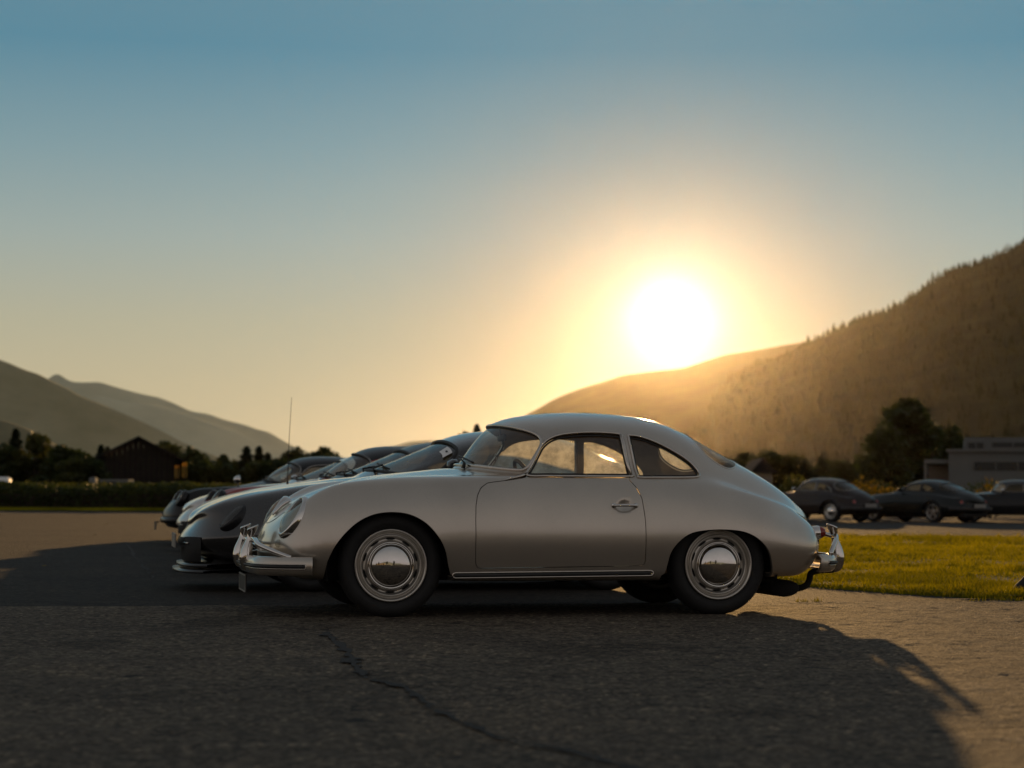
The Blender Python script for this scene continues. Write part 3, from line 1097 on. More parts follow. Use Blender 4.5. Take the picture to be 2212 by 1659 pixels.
# ---- hills
def hill_mat(name, lo, hi, sc):
    m, nt, b = new_mat(name)
    tcn = node(nt, 'ShaderNodeTexCoord')
    nz = node(nt, 'ShaderNodeTexNoise', i_Scale=sc, i_Detail=9.0, i_Roughness=.65)
    nt.links.new(tcn.outputs['Object'], nz.inputs['Vector'])
    nt.links.new(ramp_node(nt, nz.outputs[0], [(.35, lo), (.65, hi)]), b.inputs['Base Color'])
    b.inputs['Roughness'].default_value = .95
    b.inputs['Specular IOR Level'].default_value = .1
    return m


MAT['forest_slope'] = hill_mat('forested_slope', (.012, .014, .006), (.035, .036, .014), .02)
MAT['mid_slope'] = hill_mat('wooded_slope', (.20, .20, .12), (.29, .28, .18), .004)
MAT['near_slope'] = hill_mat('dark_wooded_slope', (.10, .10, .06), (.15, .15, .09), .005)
MAT['hazed_slope'] = hill_mat('haze_pale_slope', (.42, .43, .31), (.52, .52, .37), .004)  # distance haze put into the pale base colour


def ridge(name, pts, Y, foot, mat, seed, rough=6.0, ext=((-900, 0), (3200, 0)), dx=9, rows=26, back=1.25):
    """mountain side whose crest follows the outline seen from the car park"""
    pts = sorted([ext[0]] + list(pts) + [ext[1]]) if ext else sorted(pts)
    px = np.arange(pts[0][0], pts[-1][0] + .1, dx)
    py = np.interp(px, [p[0] for p in pts], [p[1] for p in pts])
    k = np.array([.25, .5, .25])
    py = np.convolve(np.pad(py, 1, 'edge'), k, 'valid')
    crest = np.array([at(a, b, Y) for a, b in zip(px, py)])
    crest[:, 2] = np.minimum(crest[:, 2], 356)
    n = len(px)
    nz = np.zeros((rows, n))
    for f, a in ((3.0, 1.0), (7.0, .55), (17.0, .3), (43.0, .16)):
        gx = np.linspace(0, f * (px[-1] - px[0]) / 1500, n)
        for i in range(rows):
            nz[i] += a * (vnoise(np.c_[gx, np.full(n, i / rows * f * .8)] * 1.0, .33, seed + int(f)) - .5)
    V = []
    for i in range(rows):
        t = i / (rows - 1)
        if t <= .7:
            s = t / .7
            yy_ = foot + (Y - foot) * s
            zz = -4 + (crest[:, 2] + 4) * (s ** 1.15)
            am = math.sin(math.pi * min(s, 1)) * 1.0
        else:
            s = (t - .7) / .3
            yy_ = Y + (Y * back - Y) * s
            zz = crest[:, 2] * (1 - s * s) - 4 * s
            am = 0
        X = crest[:, 0] * (yy_ / Y)
        z = zz + nz[i] * rough * (5 if Y < 4500 else 1.2) * am + (nz[i] * rough * .25 if abs(t - .7) < .02 else 0)
        V.append(np.c_[X, np.full(n, yy_) + nz[i] * rough * (6 if Y < 4500 else 2) * am, z])
    V = np.concatenate(V)
    i, j = np.meshgrid(np.arange(rows - 1), np.arange(n - 1), indexing='ij')
    a = (i * n + j).ravel()
    F = np.stack([a, a + 1, a + n + 1, a + n], 1)
    o = obj(name, V, F, mat)
    o['kind'] = 'structure'
    return o, V.reshape(rows, n, 3)


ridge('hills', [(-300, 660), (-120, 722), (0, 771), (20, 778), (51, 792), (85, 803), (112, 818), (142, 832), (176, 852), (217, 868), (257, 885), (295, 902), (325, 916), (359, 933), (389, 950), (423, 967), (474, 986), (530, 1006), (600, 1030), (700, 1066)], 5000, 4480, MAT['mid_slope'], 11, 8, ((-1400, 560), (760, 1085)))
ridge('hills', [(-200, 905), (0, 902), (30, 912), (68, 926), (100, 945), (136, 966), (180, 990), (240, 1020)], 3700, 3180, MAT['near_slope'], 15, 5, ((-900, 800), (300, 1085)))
ridge('hills', [(90, 822), (106, 812), (116, 803), (123, 798), (133, 806), (140, 811), (152, 819), (176, 821), (217, 820), (244, 829), (271, 837), (305, 846), (345, 854), (379, 868), (413, 885), (450, 890), (481, 902), (508, 909), (535, 916), (555, 924), (582, 930), (606, 946), (633, 961), (663, 973), (720, 992), (790, 1012), (870, 1040)], 5600, 5080, MAT['hazed_slope'], 21, 4, ((-900, 830), (960, 1085)))
ridge('hills', [(120, 905), (210, 850), (278, 866), (340, 871), (372, 880), (420, 898), (457, 912), (505, 925), (560, 955), (620, 975), (690, 1005)], 5300, 4780, MAT['hazed_slope'], 25, 5, ((-300, 960), (760, 1085)))
ridge('hills', [(700, 1010), (790, 985), (850, 962), (885, 951), (930, 948), (980, 955), (1060, 966), (1200, 990)], 5800, 5280, MAT['hazed_slope'], 29, 4, ((560, 1085), (1300, 1085)))
ridge('hills', [(1040, 960), (1090, 922), (1125, 899), (1160, 880), (1195, 859), (1230, 843), (1261, 832), (1317, 815), (1347, 805), (1408, 797), (1478, 789), (1514, 777), (1569, 759), (1625, 751), (1690, 739), (1751, 729), (1812, 714), (1900, 690), (2050, 650), (2212, 600), (2400, 590), (2700, 600), (3100, 700)], 4000, 2900, MAT['forest_slope'], 31, 2, ((900, 1085), (4200, 1085)))
_, HV = ridge('hills', [(1380, 1040), (1450, 980), (1480, 955), (1524, 848 + 60), (1549, 827 + 30), (1579, 807 + 8), (1620, 792), (1675, 774), (1711, 757), (1766, 729), (1812, 706), (1852, 688), (1883, 676), (1923, 663), (1963, 646), (2004, 610), (2034, 588), (2064, 572), (2095, 567), (2135, 550), (2165, 540), (2212, 512), (2260, 494), (2330, 482), (2450, 498), (2650, 520), (2900, 590), (3200, 640), (3600, 770), (4200, 960)], 2600, 1500, MAT['forest_slope'], 37, 1.6, ((1300, 1085), (4700, 1085)), dx=6)

# spruces standing on the nearer wooded hill, too many to count: one mesh
r = np.random.default_rng(5)
rows, n = HV.shape[:2]
V, F = [], []
cnt = 0
for k in range(9000):
    crest = k < 2600
    j = int(r.integers(2, int(n * .5)))
    i = 18 if crest else int(r.integers(3, 18))
    p = HV[i, j] * (1 - (f_ := r.random())) + HV[min(i + 1, 19), j + 1] * f_
    p = p + np.array([r.normal(0, 4), r.normal(0, 6), 0])
    hh = r.uniform(6, 11) * (1.5 if r.random() < .04 else 1)
    w = hh * r.uniform(.16, .26)
    b = len(V)
    m_ = 5
    for q in range(m_):
        a = 2 * math.pi * q / m_ + r.random()
        V.append((p[0] + w * math.cos(a), p[1] + w * math.sin(a), p[2] - 2))
    V.append((p[0] + r.normal(0, .3), p[1], p[2] + hh))
    F += [(b + q, b + (q + 1) % m_, b + m_) for q in range(m_)]
o = obj('hillside_forest', V, np.array(F), MAT['forest_slope'], smooth=False)
tag(o, 'dark spruce forest covering the near hill at the right', 'forest', kind='stuff')

# hills and trees on the side behind the camera show in the chrome and paint
ridge_b = []
xb = np.linspace(-3000, 3000, 120)
zb = 150 + 90 * np.sin(xb / 700 + 1) + 40 * np.sin(xb / 260)
V = [(x, -2300, -4) for x in xb] + [(x, -3000, z) for x, z in zip(xb, zb)] + [(x, -3800, -4) for x in xb]
F = [(r_ * 120 + i, r_ * 120 + i + 1, (r_ + 1) * 120 + i + 1, (r_ + 1) * 120 + i) for r_ in range(2) for i in range(119)]
o = obj('hills', V, F, MAT['hazed_slope'])
o['kind'] = 'structure'

# ---- evening haze
hz = MB()
hz.box((-12500, -6500, -1.2), (12500, 12500, 400))
m = bpy.data.materials.new('haze')
m.use_nodes = True
nt = m.node_tree
nt.nodes.clear()
out = nt.nodes.new('ShaderNodeOutputMaterial')
pv = nt.nodes.new('ShaderNodeVolumePrincipled')
pv.inputs['Color'].default_value = (1.0, .95, .86, 1)
pv.inputs['Density'].default_value = 4.4e-6
pv.inputs['Anisotropy'].default_value = .93
nt.links.new(pv.outputs[0], out.inputs['Volume'])
haze = hz.build('haze', m, smooth=False)
haze['kind'] = 'stuff'

# ================================================================ trees, hedge, buildings
MAT['bark'] = simple('bark', (.045, .032, .022), .95, 0, .3, 6, bump=.4)
MAT['leaf_a'] = leaf_mat('leaves_dark', (.018, .026, .007), (.045, .055, .014), .38, .5)
MAT['leaf_b'] = leaf_mat('leaves_mid', (.03, .034, .009), (.07, .07, .016), .42, .5)
MAT['needle'] = leaf_mat('needles', (.012, .020, .008), (.028, .036, .013), .22, .8)
MAT['leaf_gold'] = leaf_mat('leaves_golden', (.03, .028, .008), (.17, .11, .018), .5, 3.0)


def leaf_quads(C, size, r, flat=.5):
    n = len(C)
    a = r.normal(0, 1, (n, 3))
    a[:, 2] *= flat
    a /= np.linalg.norm(a, axis=1)[:, None]
    b = np.cross(a, r.normal(0, 1, (n, 3)))
    b /= np.linalg.norm(b, axis=1)[:, None]
    s = size * r.uniform(.6, 1.4, n)[:, None]
    V = np.empty((n * 4, 3))
    V[0::4] = C + a * s
    V[1::4] = C + b * s * .6
    V[2::4] = C - a * s * .9
    V[3::4] = C - b * s * .6
    return V, np.arange(n * 4).reshape(-1, 4)


def crown_points(r, n, lobes):
    out = []
    w = np.array([l[3] * l[4] for l in lobes], float)
    w /= w.sum()
    for k, (cx, cy, cz, rx, rz) in enumerate(lobes):
        m = int(n * w[k])
        d = r.normal(0, 1, (m, 3))
        d /= np.linalg.norm(d, axis=1)[:, None]
        q = d * (r.random((m, 1)) ** .38)
        out.append(np.c_[cx + q[:, 0] * rx, cy + q[:, 1] * rx, cz + q[:, 2] * rz])
    return np.concatenate(out)


def tree_meshes(kind, seed, n=2600):
    """unit-height tree: (trunk mesh, crown mesh)"""
    r = np.random.default_rng(seed)
    mb = MB()
    if kind == 'conifer':
        mb.tube([(0, 0, 0), (0.004, 0, .5), (0, 0, .97)], [.022, .014, .003], 7)
        C = []
        for k in range(n):
            t = r.random() ** .8
            z = .10 + .89 * t
            rad = (.26 * (1 - t) ** .85 + .010) * (.72 + .28 * math.sin(t * 55)) * r.uniform(.45, 1.08)
            a = r.random() * 2 * math.pi
            C.append((rad * math.cos(a), rad * math.sin(a), z - rad * .35))
        V, F = leaf_quads(np.array(C), .030, r, .4)
        mat = MAT['needle']
    else:
        lob = []
        hw = .34 if kind == 'broad' else .26
        for k in range(15):
            a = r.random() * 2 * math.pi
            t = r.random()
            rr_ = hw * (.15 + .75 * r.random()) * math.sin(math.pi * (.25 + .65 * t))
            lob.append((rr_ * math.cos(a), rr_ * math.sin(a), .16 + .68 * t, hw * r.uniform(.32, .55), r.uniform(.09, .17)))
        lob.append((0, 0, .85, hw * .4, .14))
        C = crown_points(r, n, lob)
        V, F = leaf_quads(C, .034, r, .8)
        mat = MAT['leaf_a'] if seed % 2 else MAT['leaf_b']
        mb.tube([(0, 0, 0), (.01, .005, .2), (-.005, 0, .42)], [.035, .026, .02], 8)
        for l in lob[:8]:
            mb.tube([(-.003, 0, .25 + .2 * r.random()), (l[0] * .6, l[1] * .6, (l[2] + .38) / 2), (l[0], l[1], l[2])], [.016, .010, .003], 5)
    tm = mesh_from('trunk', mb.V, mb.F, [MAT['bark']])
    cm = mesh_from('crown', V, F, [mat], smooth=False)
    return tm, cm


TREES = {k: [tree_meshes(k, s) for s in (1, 2, 3)] for k in ('conifer', 'broad', 'tall')}


def plant_tree(kind, var, px, ytop, Y, label, wide=1.0, group=None, name=None):
    c = at(px, 1100, Y)
    top = at(px, ytop, Y)
    hh = top[2] + .06
    root = empty(name or {'conifer': 'conifer_tree', 'broad': 'broadleaf_tree', 'tall': 'broadleaf_tree'}[kind], (c[0], Y, -.06), random.random() * 6.28)
    root.scale = (hh * wide * 1.25, hh * wide * 1.25, hh)
    tm, cm = TREES[kind][var % 3]
    for nm, me in (('trunk', tm), ('crown', cm)):
        o = bpy.data.objects.new(nm, me)
        COL.objects.link(o)
        o.parent = root
    tag(root, label, 'tree', group)
    return root


GL = 'trees behind the hedge at the left'
plant_tree('broad', 0, 10, 955, 200, 'low bushy tree at the left edge beyond the hedge', 1.0, GL)
plant_tree('conifer', 0, 31, 926, 205, 'slim pointed conifer nearest the left edge', 1.0, GL)
plant_tree('tall', 1, 72, 929, 200, 'tallest round dark tree in the left cluster', 1.0, GL)
plant_tree('conifer', 1, 97, 944, 210, 'pointed conifer right of the tallest round tree', 1.1, GL)
plant_tree('broad', 2, 133, 959, 195, 'wide flat-topped tree between the left cluster and the barn', 1.15, GL)
plant_tree('broad', 1, 160, 985, 190, 'low leafy bush tree just left of the barn trees', 1.2, GL)
plant_tree('conifer', 2, 172, 980, 215, 'small conifer behind the bush tree left of the barn', 1.2, GL)
plant_tree('broad', 0, 196, 985, 190, 'low tree touching the left roof slope of the barn', 1.1, GL)
plant_tree('conifer', 0, 216, 961, 240, 'conifer showing over the left roof slope of the barn', 1.1, GL)
plant_tree('conifer', 1, 230, 965, 245, 'second shorter conifer over the left roof slope', 1.0, GL)
plant_tree('broad', 2, 350, 951, 260, 'round tree behind the right roof slope, nearest the ridge', 1.0, GL)
plant_tree('broad', 1, 374, 955, 255, 'bushy tree behind the right roof slope of the barn', 1.0, GL)
plant_tree('tall', 0, 410, 962, 240, 'tall rounded tree just beyond the right eave of the barn', 1.0, GL)
plant_tree('broad', 0, 434, 978, 225, 'last leafy tree right of the barn before the gap', 1.1, GL)
plant_tree('tall', 2, 480, 980, 230, 'isolated leafy tree between the barn trees and the conifers', .9, GL)
plant_tree('broad', 1, 506, 990, 235, 'low tree left of the pair of pointed conifers', 1.0, GL)
plant_tree('conifer', 2, 531, 964, 225, 'left one of the two matching pointed conifers', 1.3, GL)
plant_tree('conifer', 0, 558, 964, 228, 'right one of the two matching pointed conifers', 1.2, GL)
plant_tree('conifer', 1, 577, 978, 226, 'shorter conifer beside the two matching ones', 1.2, GL)
plant_tree('broad', 2, 600, 988, 220, 'low spreading tree behind the row of parked cars', 1.2, GL)
plant_tree('broad', 0, 637, 964, 225, 'wide tree left of the whip aerial', 1.0, GL)
plant_tree('broad', 1, 668, 984, 230, 'lower tree behind the whip aerial', 1.1, GL)
plant_tree('broad', 2, 697, 963, 225, 'wide tree right of the whip aerial', 1.0, GL)
plant_tree('broad', 0, 745, 1000, 230, 'low tree above the red car roof', 1.1, GL)
plant_tree('tall', 1, 1006, 927, 190, 'tree top showing over the dark low coupe roof', .75, GL)
plant_tree('conifer', 0, 1029, 917, 195, 'pointed tree top over the dark low coupe roof, beside the windscreen', .8, GL)
GR = 'trees behind the cars at the right'
plant_tree('broad', 1, 1560, 985, 190, 'low hazy tree behind the silver coupe rear window', 1.2, GR)
plant_tree('broad', 2, 1612, 974, 185, 'hazy round tree above the silver coupe tail', 1.1, GR)
plant_tree('broad', 0, 1660, 968, 180, 'bushy hazy tree left of the conifers above the brown car', 1.1, GR)
plant_tree('broad', 1, 1706, 976, 180, 'low bushy tree above the brown soft-top car', 1.2, GR)
plant_tree('conifer', 1, 1742, 990, 175, 'small dark conifer above the brown soft-top car', 1.3, GR)
plant_tree('conifer', 2, 1776, 984, 178, 'pointed conifer between the brown car and the big tree', 1.3, GR)
plant_tree('broad', 2, 1820, 992, 172, 'low bush tree at the foot of the big tree, left side', 1.2, GR)
plant_tree('tall', 2, 1958, 858, 165, 'biggest dark tree at the right, behind the black fastback', 1.25, GR)
plant_tree('broad', 0, 1915, 912, 160, 'lower rounded tree leaning on the left of the biggest tree', 1.0, GR)
plant_tree('broad', 1, 2006, 905, 168, 'rounded tree leaning on the right of the biggest tree', 1.0, GR)
plant_tree('tall', 0, 2058, 917, 150, 'dark slim tree between the biggest tree and the white building', .8, GR)
GB = 'trees on the far side of the car park behind the camera'
for k, (x, y, hgt, kd, lb) in enumerate([(-34, -70, 9, 'broad', 'round tree across the car park seen only in reflections'), (-18, -78, 12, 'tall', 'tall tree across the car park seen only in reflections'), (14, -74, 10, 'broad', 'wide tree across the car park seen only in reflections'), (38, -82, 13, 'tall', 'tallest tree across the car park seen only in reflections')]):
    rt_ = empty('broadleaf_tree', (x, y, -.06))
    rt_.scale = (hgt, hgt, hgt)
    for nm, me in zip(('trunk', 'crown'), TREES[kd][k % 3]):
        o = bpy.data.objects.new(nm, me)
        COL.objects.link(o)
        o.parent = rt_
    tag(rt_, lb, 'tree', GB)

for side, x0_, x1_, Y_, hz_, lb in (('l', -62, -18, 212, 4.2, 'continuous dark thicket between the trees at the left'), ('r', 17, 60, 182, 3.4, 'continuous dark thicket under the trees at the right')):
    r = np.random.default_rng(77 + (side == 'r'))
    n = 16000
    X = r.uniform(x0_, x1_, n)
    tp = hz_ * (.65 + .5 * vnoise(np.c_[X, X * 0], 5.0, 14) + .25 * vnoise(np.c_[X, X * 0], 1.3, 18))
    C = np.c_[X, Y_ + r.random(n) * 4, tp * r.random(n) ** .7]
    V, F = leaf_quads(C, .28, r, 1.0)
    o = obj('thicket', V, F, MAT['leaf_a'], smooth=False)
    tag(o, lb, 'bushes', kind='stuff')

# ---- hedge of tall leafy growth along the left side of the car park
r = np.random.default_rng(31)
n = 26000
X = r.uniform(-40, -7.5, n)
top = .92 + .22 * vnoise(np.c_[X, X * 0], 1.4, 4) + .12 * vnoise(np.c_[X, X * 0], .35, 8)
C = np.c_[X, 83.2 + r.random(n) * 2.4, np.minimum(top, 1.4) * r.random(n) ** .75]
V, F = leaf_quads(C, .085, r, 1.0)
hd = empty('hedge', (0, 0, 0))
tag(hd, 'long dark hedge with sunlit top along the left side', 'hedge')
obj('foliage', V, F, MAT['leaf_a'], hd, smooth=False)
mb = MB()
for k in range(60):
    x = -40 + 32.5 * (k + .5) / 60
    mb.tube([(x, 84.3, -.05), (x + .05, 84.3, .4), (x - .04, 84.35, .85)], [.03, .022, .01], 5)
mb.box((-39.8, 83.9, 0), (-7.8, 85.0, .72))
o = mb.build('stems', MAT['bark'], hd, smooth=False)
o['kind'] = 'stuff'
n = 5000
X = r.uniform(-34, -8, n)
C = np.c_[X, 88 + r.random(n) * 14, .75 + .45 * r.random(n)]
V, F = leaf_quads(C, .13, r, 1.0)
o = obj('tall_grass', V, F, MAT['leaf_b'], smooth=False)
tag(o, 'tall sunlit growth in the field between hedge and barn', 'grass', kind='stuff')

MAT['added_hangar_render'] = simple('added_hangar_cream', (.45, .42, .36), .9, 0, .08, .3)
hg = empty('added_hangar', (-16, -88, -.06))  # unseen, added so its bright wall streaks the paint and chrome
tag(hg, 'long cream hangar added out of view to be mirrored in chrome and paint', 'added_hangar')
mb = MB()
mb.box((-26, -9, 0), (26, 0, 4.6))
mb.build('wall', MAT['added_hangar_render'], hg, smooth=False)  # wall of the added unseen hangar
mb = MB()
mb.add([(-26.6, -9.6, 4.601), (26.6, -9.6, 4.601), (26.6, .6, 4.601), (-26.6, .6, 4.601), (-26.6, -4.5, 6.4), (26.6, -4.5, 6.4)], [(0, 1, 5, 4), (3, 4, 5, 2), (0, 4, 3), (1, 2, 5), (0, 3, 2, 1)])
mb.build('roof', MAT['roof_tile'] if 'roof_tile' in MAT else MAT['bark'], hg, smooth=False)  # roof of the added unseen hangar
for k in range(5):
    mb = MB()
    mb.box((-22 + k * 9.5, .001, 0), (-16.5 + k * 9.5, .05, 3.6))
    mb.build('door', MAT['bark'], hg, smooth=False)  # doors of the added unseen hangar

# ---- barn
MAT['old_wood'] = simple('weathered_boards', (.014, .010, .007), 1.0, 0, .35, 2.0, bump=.3)
MAT['roof_tile'] = simple('dark_shingles', (.010, .008, .007), 1.0, 0, .3, 1.5)
MAT['shaded_plaster'] = simple('shade_darkened_plaster', (.13, .13, .122), .9, 0, .08, .6)  # white walls darkened: their shade is put into the colour
MAT['pane'] = simple('dark_window_pane', (.012, .014, .016), .15, 0, .2, 1)
MAT['opening_sunlight'] = leaf_mat('opening_sunlight_amber', (.5, .36, .09), (.6, .43, .12), .6, 1)  # sunlight in the barn openings, put into an amber colour
BY = 205.0
ax_ = at(299, 942, BY)
el_ = at(199, 992, BY)
er_ = at(398, 992, BY)
hw = (er_[0] - el_[0]) / 2
cx = (er_[0] + el_[0]) / 2
barn = empty('barn', (cx, BY, -.06), math.atan2(-cx, BY))
tag(barn, 'dark wooden barn with broad gable roof beyond the hedge', 'barn')
he, ha, L = el_[2] + .06, ax_[2] + .06, 16.0
wx = hw - 1.0
hwall = he + (ha - he) * (1.0 / hw)
nb = 14
for k in range(nb):            # upright boards of the gable
    x0, x1 = -wx + 2 * wx * k / nb + .015, -wx + 2 * wx * (k + 1) / nb - .015
    zt = lambda x: he + (ha - he) * (1 - abs(x) / hw) - .03
    d = .03 * (k % 2)
    if -.01 < x1 and x0 < .01:
        pass
    V = [(x0, -d, 0), (x1, -d, 0), (x1, -d, zt(x1)), (x0, -d, zt(x0)), (x0, .08, 0), (x1, .08, 0), (x1, .08, zt(x1)), (x0, .08, zt(x0))]
    obj('board', V, [(0, 1, 2, 3), (5, 4, 7, 6), (3, 2, 6, 7), (0, 4, 5, 1), (1, 5, 6, 2), (4, 0, 3, 7)], MAT['old_wood'], barn, smooth=False)
mb = MB()
mb.box((-wx, .081, 0), (-wx + .2, L, hwall))
mb.box((wx - .2, .081, 0), (wx, L, hwall))
mb.box((-wx + .2, L - .2, 0), (wx - .2, L, hwall))
mb.build('wall', MAT['old_wood'], barn, smooth=False)
for s in (-1, 1):
    V = [(0, -.9, ha), (s * hw, -.9, he), (s * hw, L + .9, he), (0, L + .9, ha), (0, -.9, ha - .22), (s * hw, -.9, he - .22), (s * hw, L + .9, he - .22), (0, L + .9, ha - .22)]
    obj('roof', V, [(0, 1, 2, 3), (4, 7, 6, 5), (0, 4, 5, 1), (1, 5, 6, 2), (2, 6, 7, 3)], MAT['roof_tile'], barn, smooth=False)
for px0, px1, y0, y1 in ((377, 385, 1005, 1032), (393, 401, 998, 1031)):  # amber panels added in place of the sunlit openings
    a, b = at(px0, y0, BY), at(px1, y1, BY)
    mb = MB()
    mb.box((a[0] - cx, -.35, b[2]), (b[0] - cx, -.30, a[2]))
    mb.build('opening_glow_panel', MAT['opening_sunlight'], barn, smooth=False)
mb = MB()
for x in (hw - .85, hw - .1):
    mb.box((x, -.75, 0), (x + .16, -.6, he - .2))
mb.build('porch_post', MAT['old_wood'], barn, smooth=False)
# low pale shed wall in front of the barn, a parked van and figures at the field edge
def little_box(name, px0, px1, y0, y1, Y, depth, mat, label, cat):
    a, b = at(px0, y0, Y), at(px1, y1, Y)
    o = empty(name, ((a[0] + b[0]) / 2, Y, -.06))
    tag(o, label, cat)
    return o, (b[0] - a[0]) / 2, a[2] + .06


o, w_, h_ = little_box('van', -14, 13, 1030, 1055, 150, 2, None, 'white van at the left edge beyond the hedge', 'van')
mb = MB()
mb.box((-w_, 0, .3), (w_, 1.8, h_), bev=.18)
mb.build('body', MAT['white'], o)
mb = MB()
mb.box((-w_ * .8, -.015, h_ * .58), (w_ * .8, 0.0, h_ * .85))
mb.build('window', MAT['pane'], o, smooth=False)
for sx in (-.6, .6):
    V, F = lathe([(.001, -.12), (.30, -.12), (.33, -.06), (.33, .06), (.001, .06)], 20, (sx * w_, .05, .33))
    obj('wheel', V, F, MAT['tyre'], o)
o, w_, h_ = little_box('trailer', 192, 202, 1031, 1055, 160, 2, None, 'small pale trailer in front of the barn', 'trailer')
mb = MB()
mb.box((-w_, 0, .35), (w_, 1.6, h_), bev=.08)
mb.build('body', MAT['shaded_plaster'], o)
for sx in (-.4, .4):
    V, F = lathe([(.001, -.1), (.26, -.1), (.28, .05), (.001, .05)], 16, (sx * w_, .05, .28))
    obj('wheel', V, F, MAT['tyre'], o)
o, w_, h_ = little_box('shed', 219, 275, 1035, 1060, 175, 2, None, 'long low grey shed standing against the barn', 'shed')
mb = MB()
mb.box((-w_, 0, 0), (w_, 2.0, h_ - .25))
mb.build('wall', MAT['grey_paint'], o, smooth=False)
mb = MB()
mb.box((-w_ - .15, -.2, h_ - .25), (w_ + .15, 2.2, h_))
mb.build('roof', MAT['shaded_plaster'], o, smooth=False)

# ---- white flat-roofed building at the right
BZ = 130.0
bl = at(1997, 990, BZ)
b0 = empty('flat_roofed_building', (at(2049, 1000, BZ)[0], BZ, -.06), -math.atan2(at(2049, 1000, BZ)[0], BZ))
tag(b0, 'white modern flat-roofed building in shade behind the cars, right edge', 'building')
bx = b0.location[0]


def rel(px, py):
    p = at(px, py, BZ)
    return p[0] - bx, p[2] + .06


x_l, z_l = rel(1997, 992)
x_m, z_m = rel(2049, 972)
x_t, z_t = rel(2083, 944)
x_r = 22.0
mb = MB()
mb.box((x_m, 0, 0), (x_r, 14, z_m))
mb.build('ground_floor', MAT['shaded_plaster'], b0, smooth=False)
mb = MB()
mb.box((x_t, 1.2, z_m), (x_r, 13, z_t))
mb.build('upper_floor', MAT['shaded_plaster'], b0, smooth=False)
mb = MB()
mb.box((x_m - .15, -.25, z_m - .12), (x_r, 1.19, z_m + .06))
mb.build('cornice', MAT['shaded_plaster'], b0, smooth=False)
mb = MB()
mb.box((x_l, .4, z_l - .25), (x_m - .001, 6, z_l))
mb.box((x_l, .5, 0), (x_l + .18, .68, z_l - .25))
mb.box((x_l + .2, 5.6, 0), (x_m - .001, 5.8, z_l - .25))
mb.build('carport', MAT['shaded_plaster'], b0, smooth=False)
for (a, b, c, d, yf) in ((2102, 2240, 998, 1017, -.02), (2090, 2124, 955, 968, 1.18), (2140, 2230, 955, 966, 1.18)):
    x0, z1 = rel(a, c)
    x1, z0 = rel(b, d)
    mb = MB()
    mb.box((x0, yf - .02, z0), (x1, yf + .019, z1))
    w = mb.build('window', MAT['pane'], b0, smooth=False)
    nn = max(2, int((x1 - x0) / 1.1))
    for k in range(nn + 1):
        mb = MB()
        xx_ = x0 + (x1 - x0) * k / nn
        mb.box((xx_ - .03, yf - .06, z0), (xx_ + .03, yf - .021, z1))
        mb.build('window_bar', MAT['shaded_plaster'], w, smooth=False)
# small pink-lit house behind the silver coupe's tail
hs = empty('small_house', (at(1648, 1040, 120)[0], 120, -.06))
tag(hs, 'small pale house half hidden behind the silver coupe tail', 'house')
p0, p1 = at(1628, 1008, 120), at(1668, 1008, 120)
w_ = (p1[0] - p0[0]) / 2
mb = MB()
mb.box((-w_, 0, 0), (w_, 5, p0[2] - .3))
mb.build('wall', MAT['shaded_plaster'], hs, smooth=False)
mb = MB()
zt = p0[2] - .3
mb.add([(-w_ - .3, -.4, zt), (w_ + .3, -.4, zt), (w_ + .3, 5.4, zt), (-w_ - .3, 5.4, zt), (0, -.4, zt + .9), (0, 5.4, zt + .9)], [(0, 1, 4), (2, 3, 5), (0, 4, 5, 3), (1, 2, 5, 4), (0, 3, 2, 1)])
mb.build('roof', MAT['roof_tile'], hs, smooth=False)

# ---- shrubs behind the far cars; a few with leaves lit through by the sun
SHG = 'shrubs behind the cars beyond the lawn'
for k, (px, yt, Y, wd, mt, lb) in enumerate([
        (1700, 1026, 72, 1.1, 'leaf_b', 'dark shrub left of the brown soft-top car'),
        (1855, 1030, 70, .9, 'leaf_gold', 'golden backlit shrub left of the middle gap between the far cars'),
        (1880, 1024, 71, .9, 'leaf_gold', 'golden backlit shrub in the middle of the gap between the far cars'),
        (1908, 1032, 70, .9, 'leaf_gold', 'golden backlit shrub touching the black fastback bonnet'),
        (1800, 1044, 74, 1.6, 'leaf_a', 'low dark shrub behind the brown soft-top car'),
        (1945, 1038, 76, 1.5, 'leaf_a', 'low dark shrub behind the black fastback windscreen'),
        (2122, 1034, 75, 1.4, 'leaf_a', 'dark shrub between the black fastback and the rounded coupe'),
        (2138, 1032, 71, .5, 'leaf_gold', 'small golden sprig between the black fastback and the rounded coupe')]):
    r = np.random.default_rng(60 + k)
    c = at(px, yt, Y)
    hh = c[2]
    lob = [(r.normal(0, wd * .4), r.normal(0, .3), hh * r.uniform(.45, .8), wd * r.uniform(.35, .6), hh * r.uniform(.2, .35)) for _ in range(7)]
    C = crown_points(r, 900 if mt != 'leaf_gold' else 150, lob)
    C[:, 2] = np.clip(C[:, 2], .05, hh + .08)
    V, F = leaf_quads(C, .075, r, 1.0)
    rt_ = empty('shrub', (c[0], Y, -.05))
    tag(rt_, lb, 'shrub', SHG)
    obj('foliage', V, F, MAT[mt], rt_, smooth=False)
    mb = MB()
    for l in lob[:5]:
        mb.tube([(l[0] * .3, l[1], 0), (l[0] * .7, l[1], l[2] * .5), (l[0], l[1], l[2])], [.03, .02, .008], 5)
    mb.build('stems', MAT['bark'], rt_)

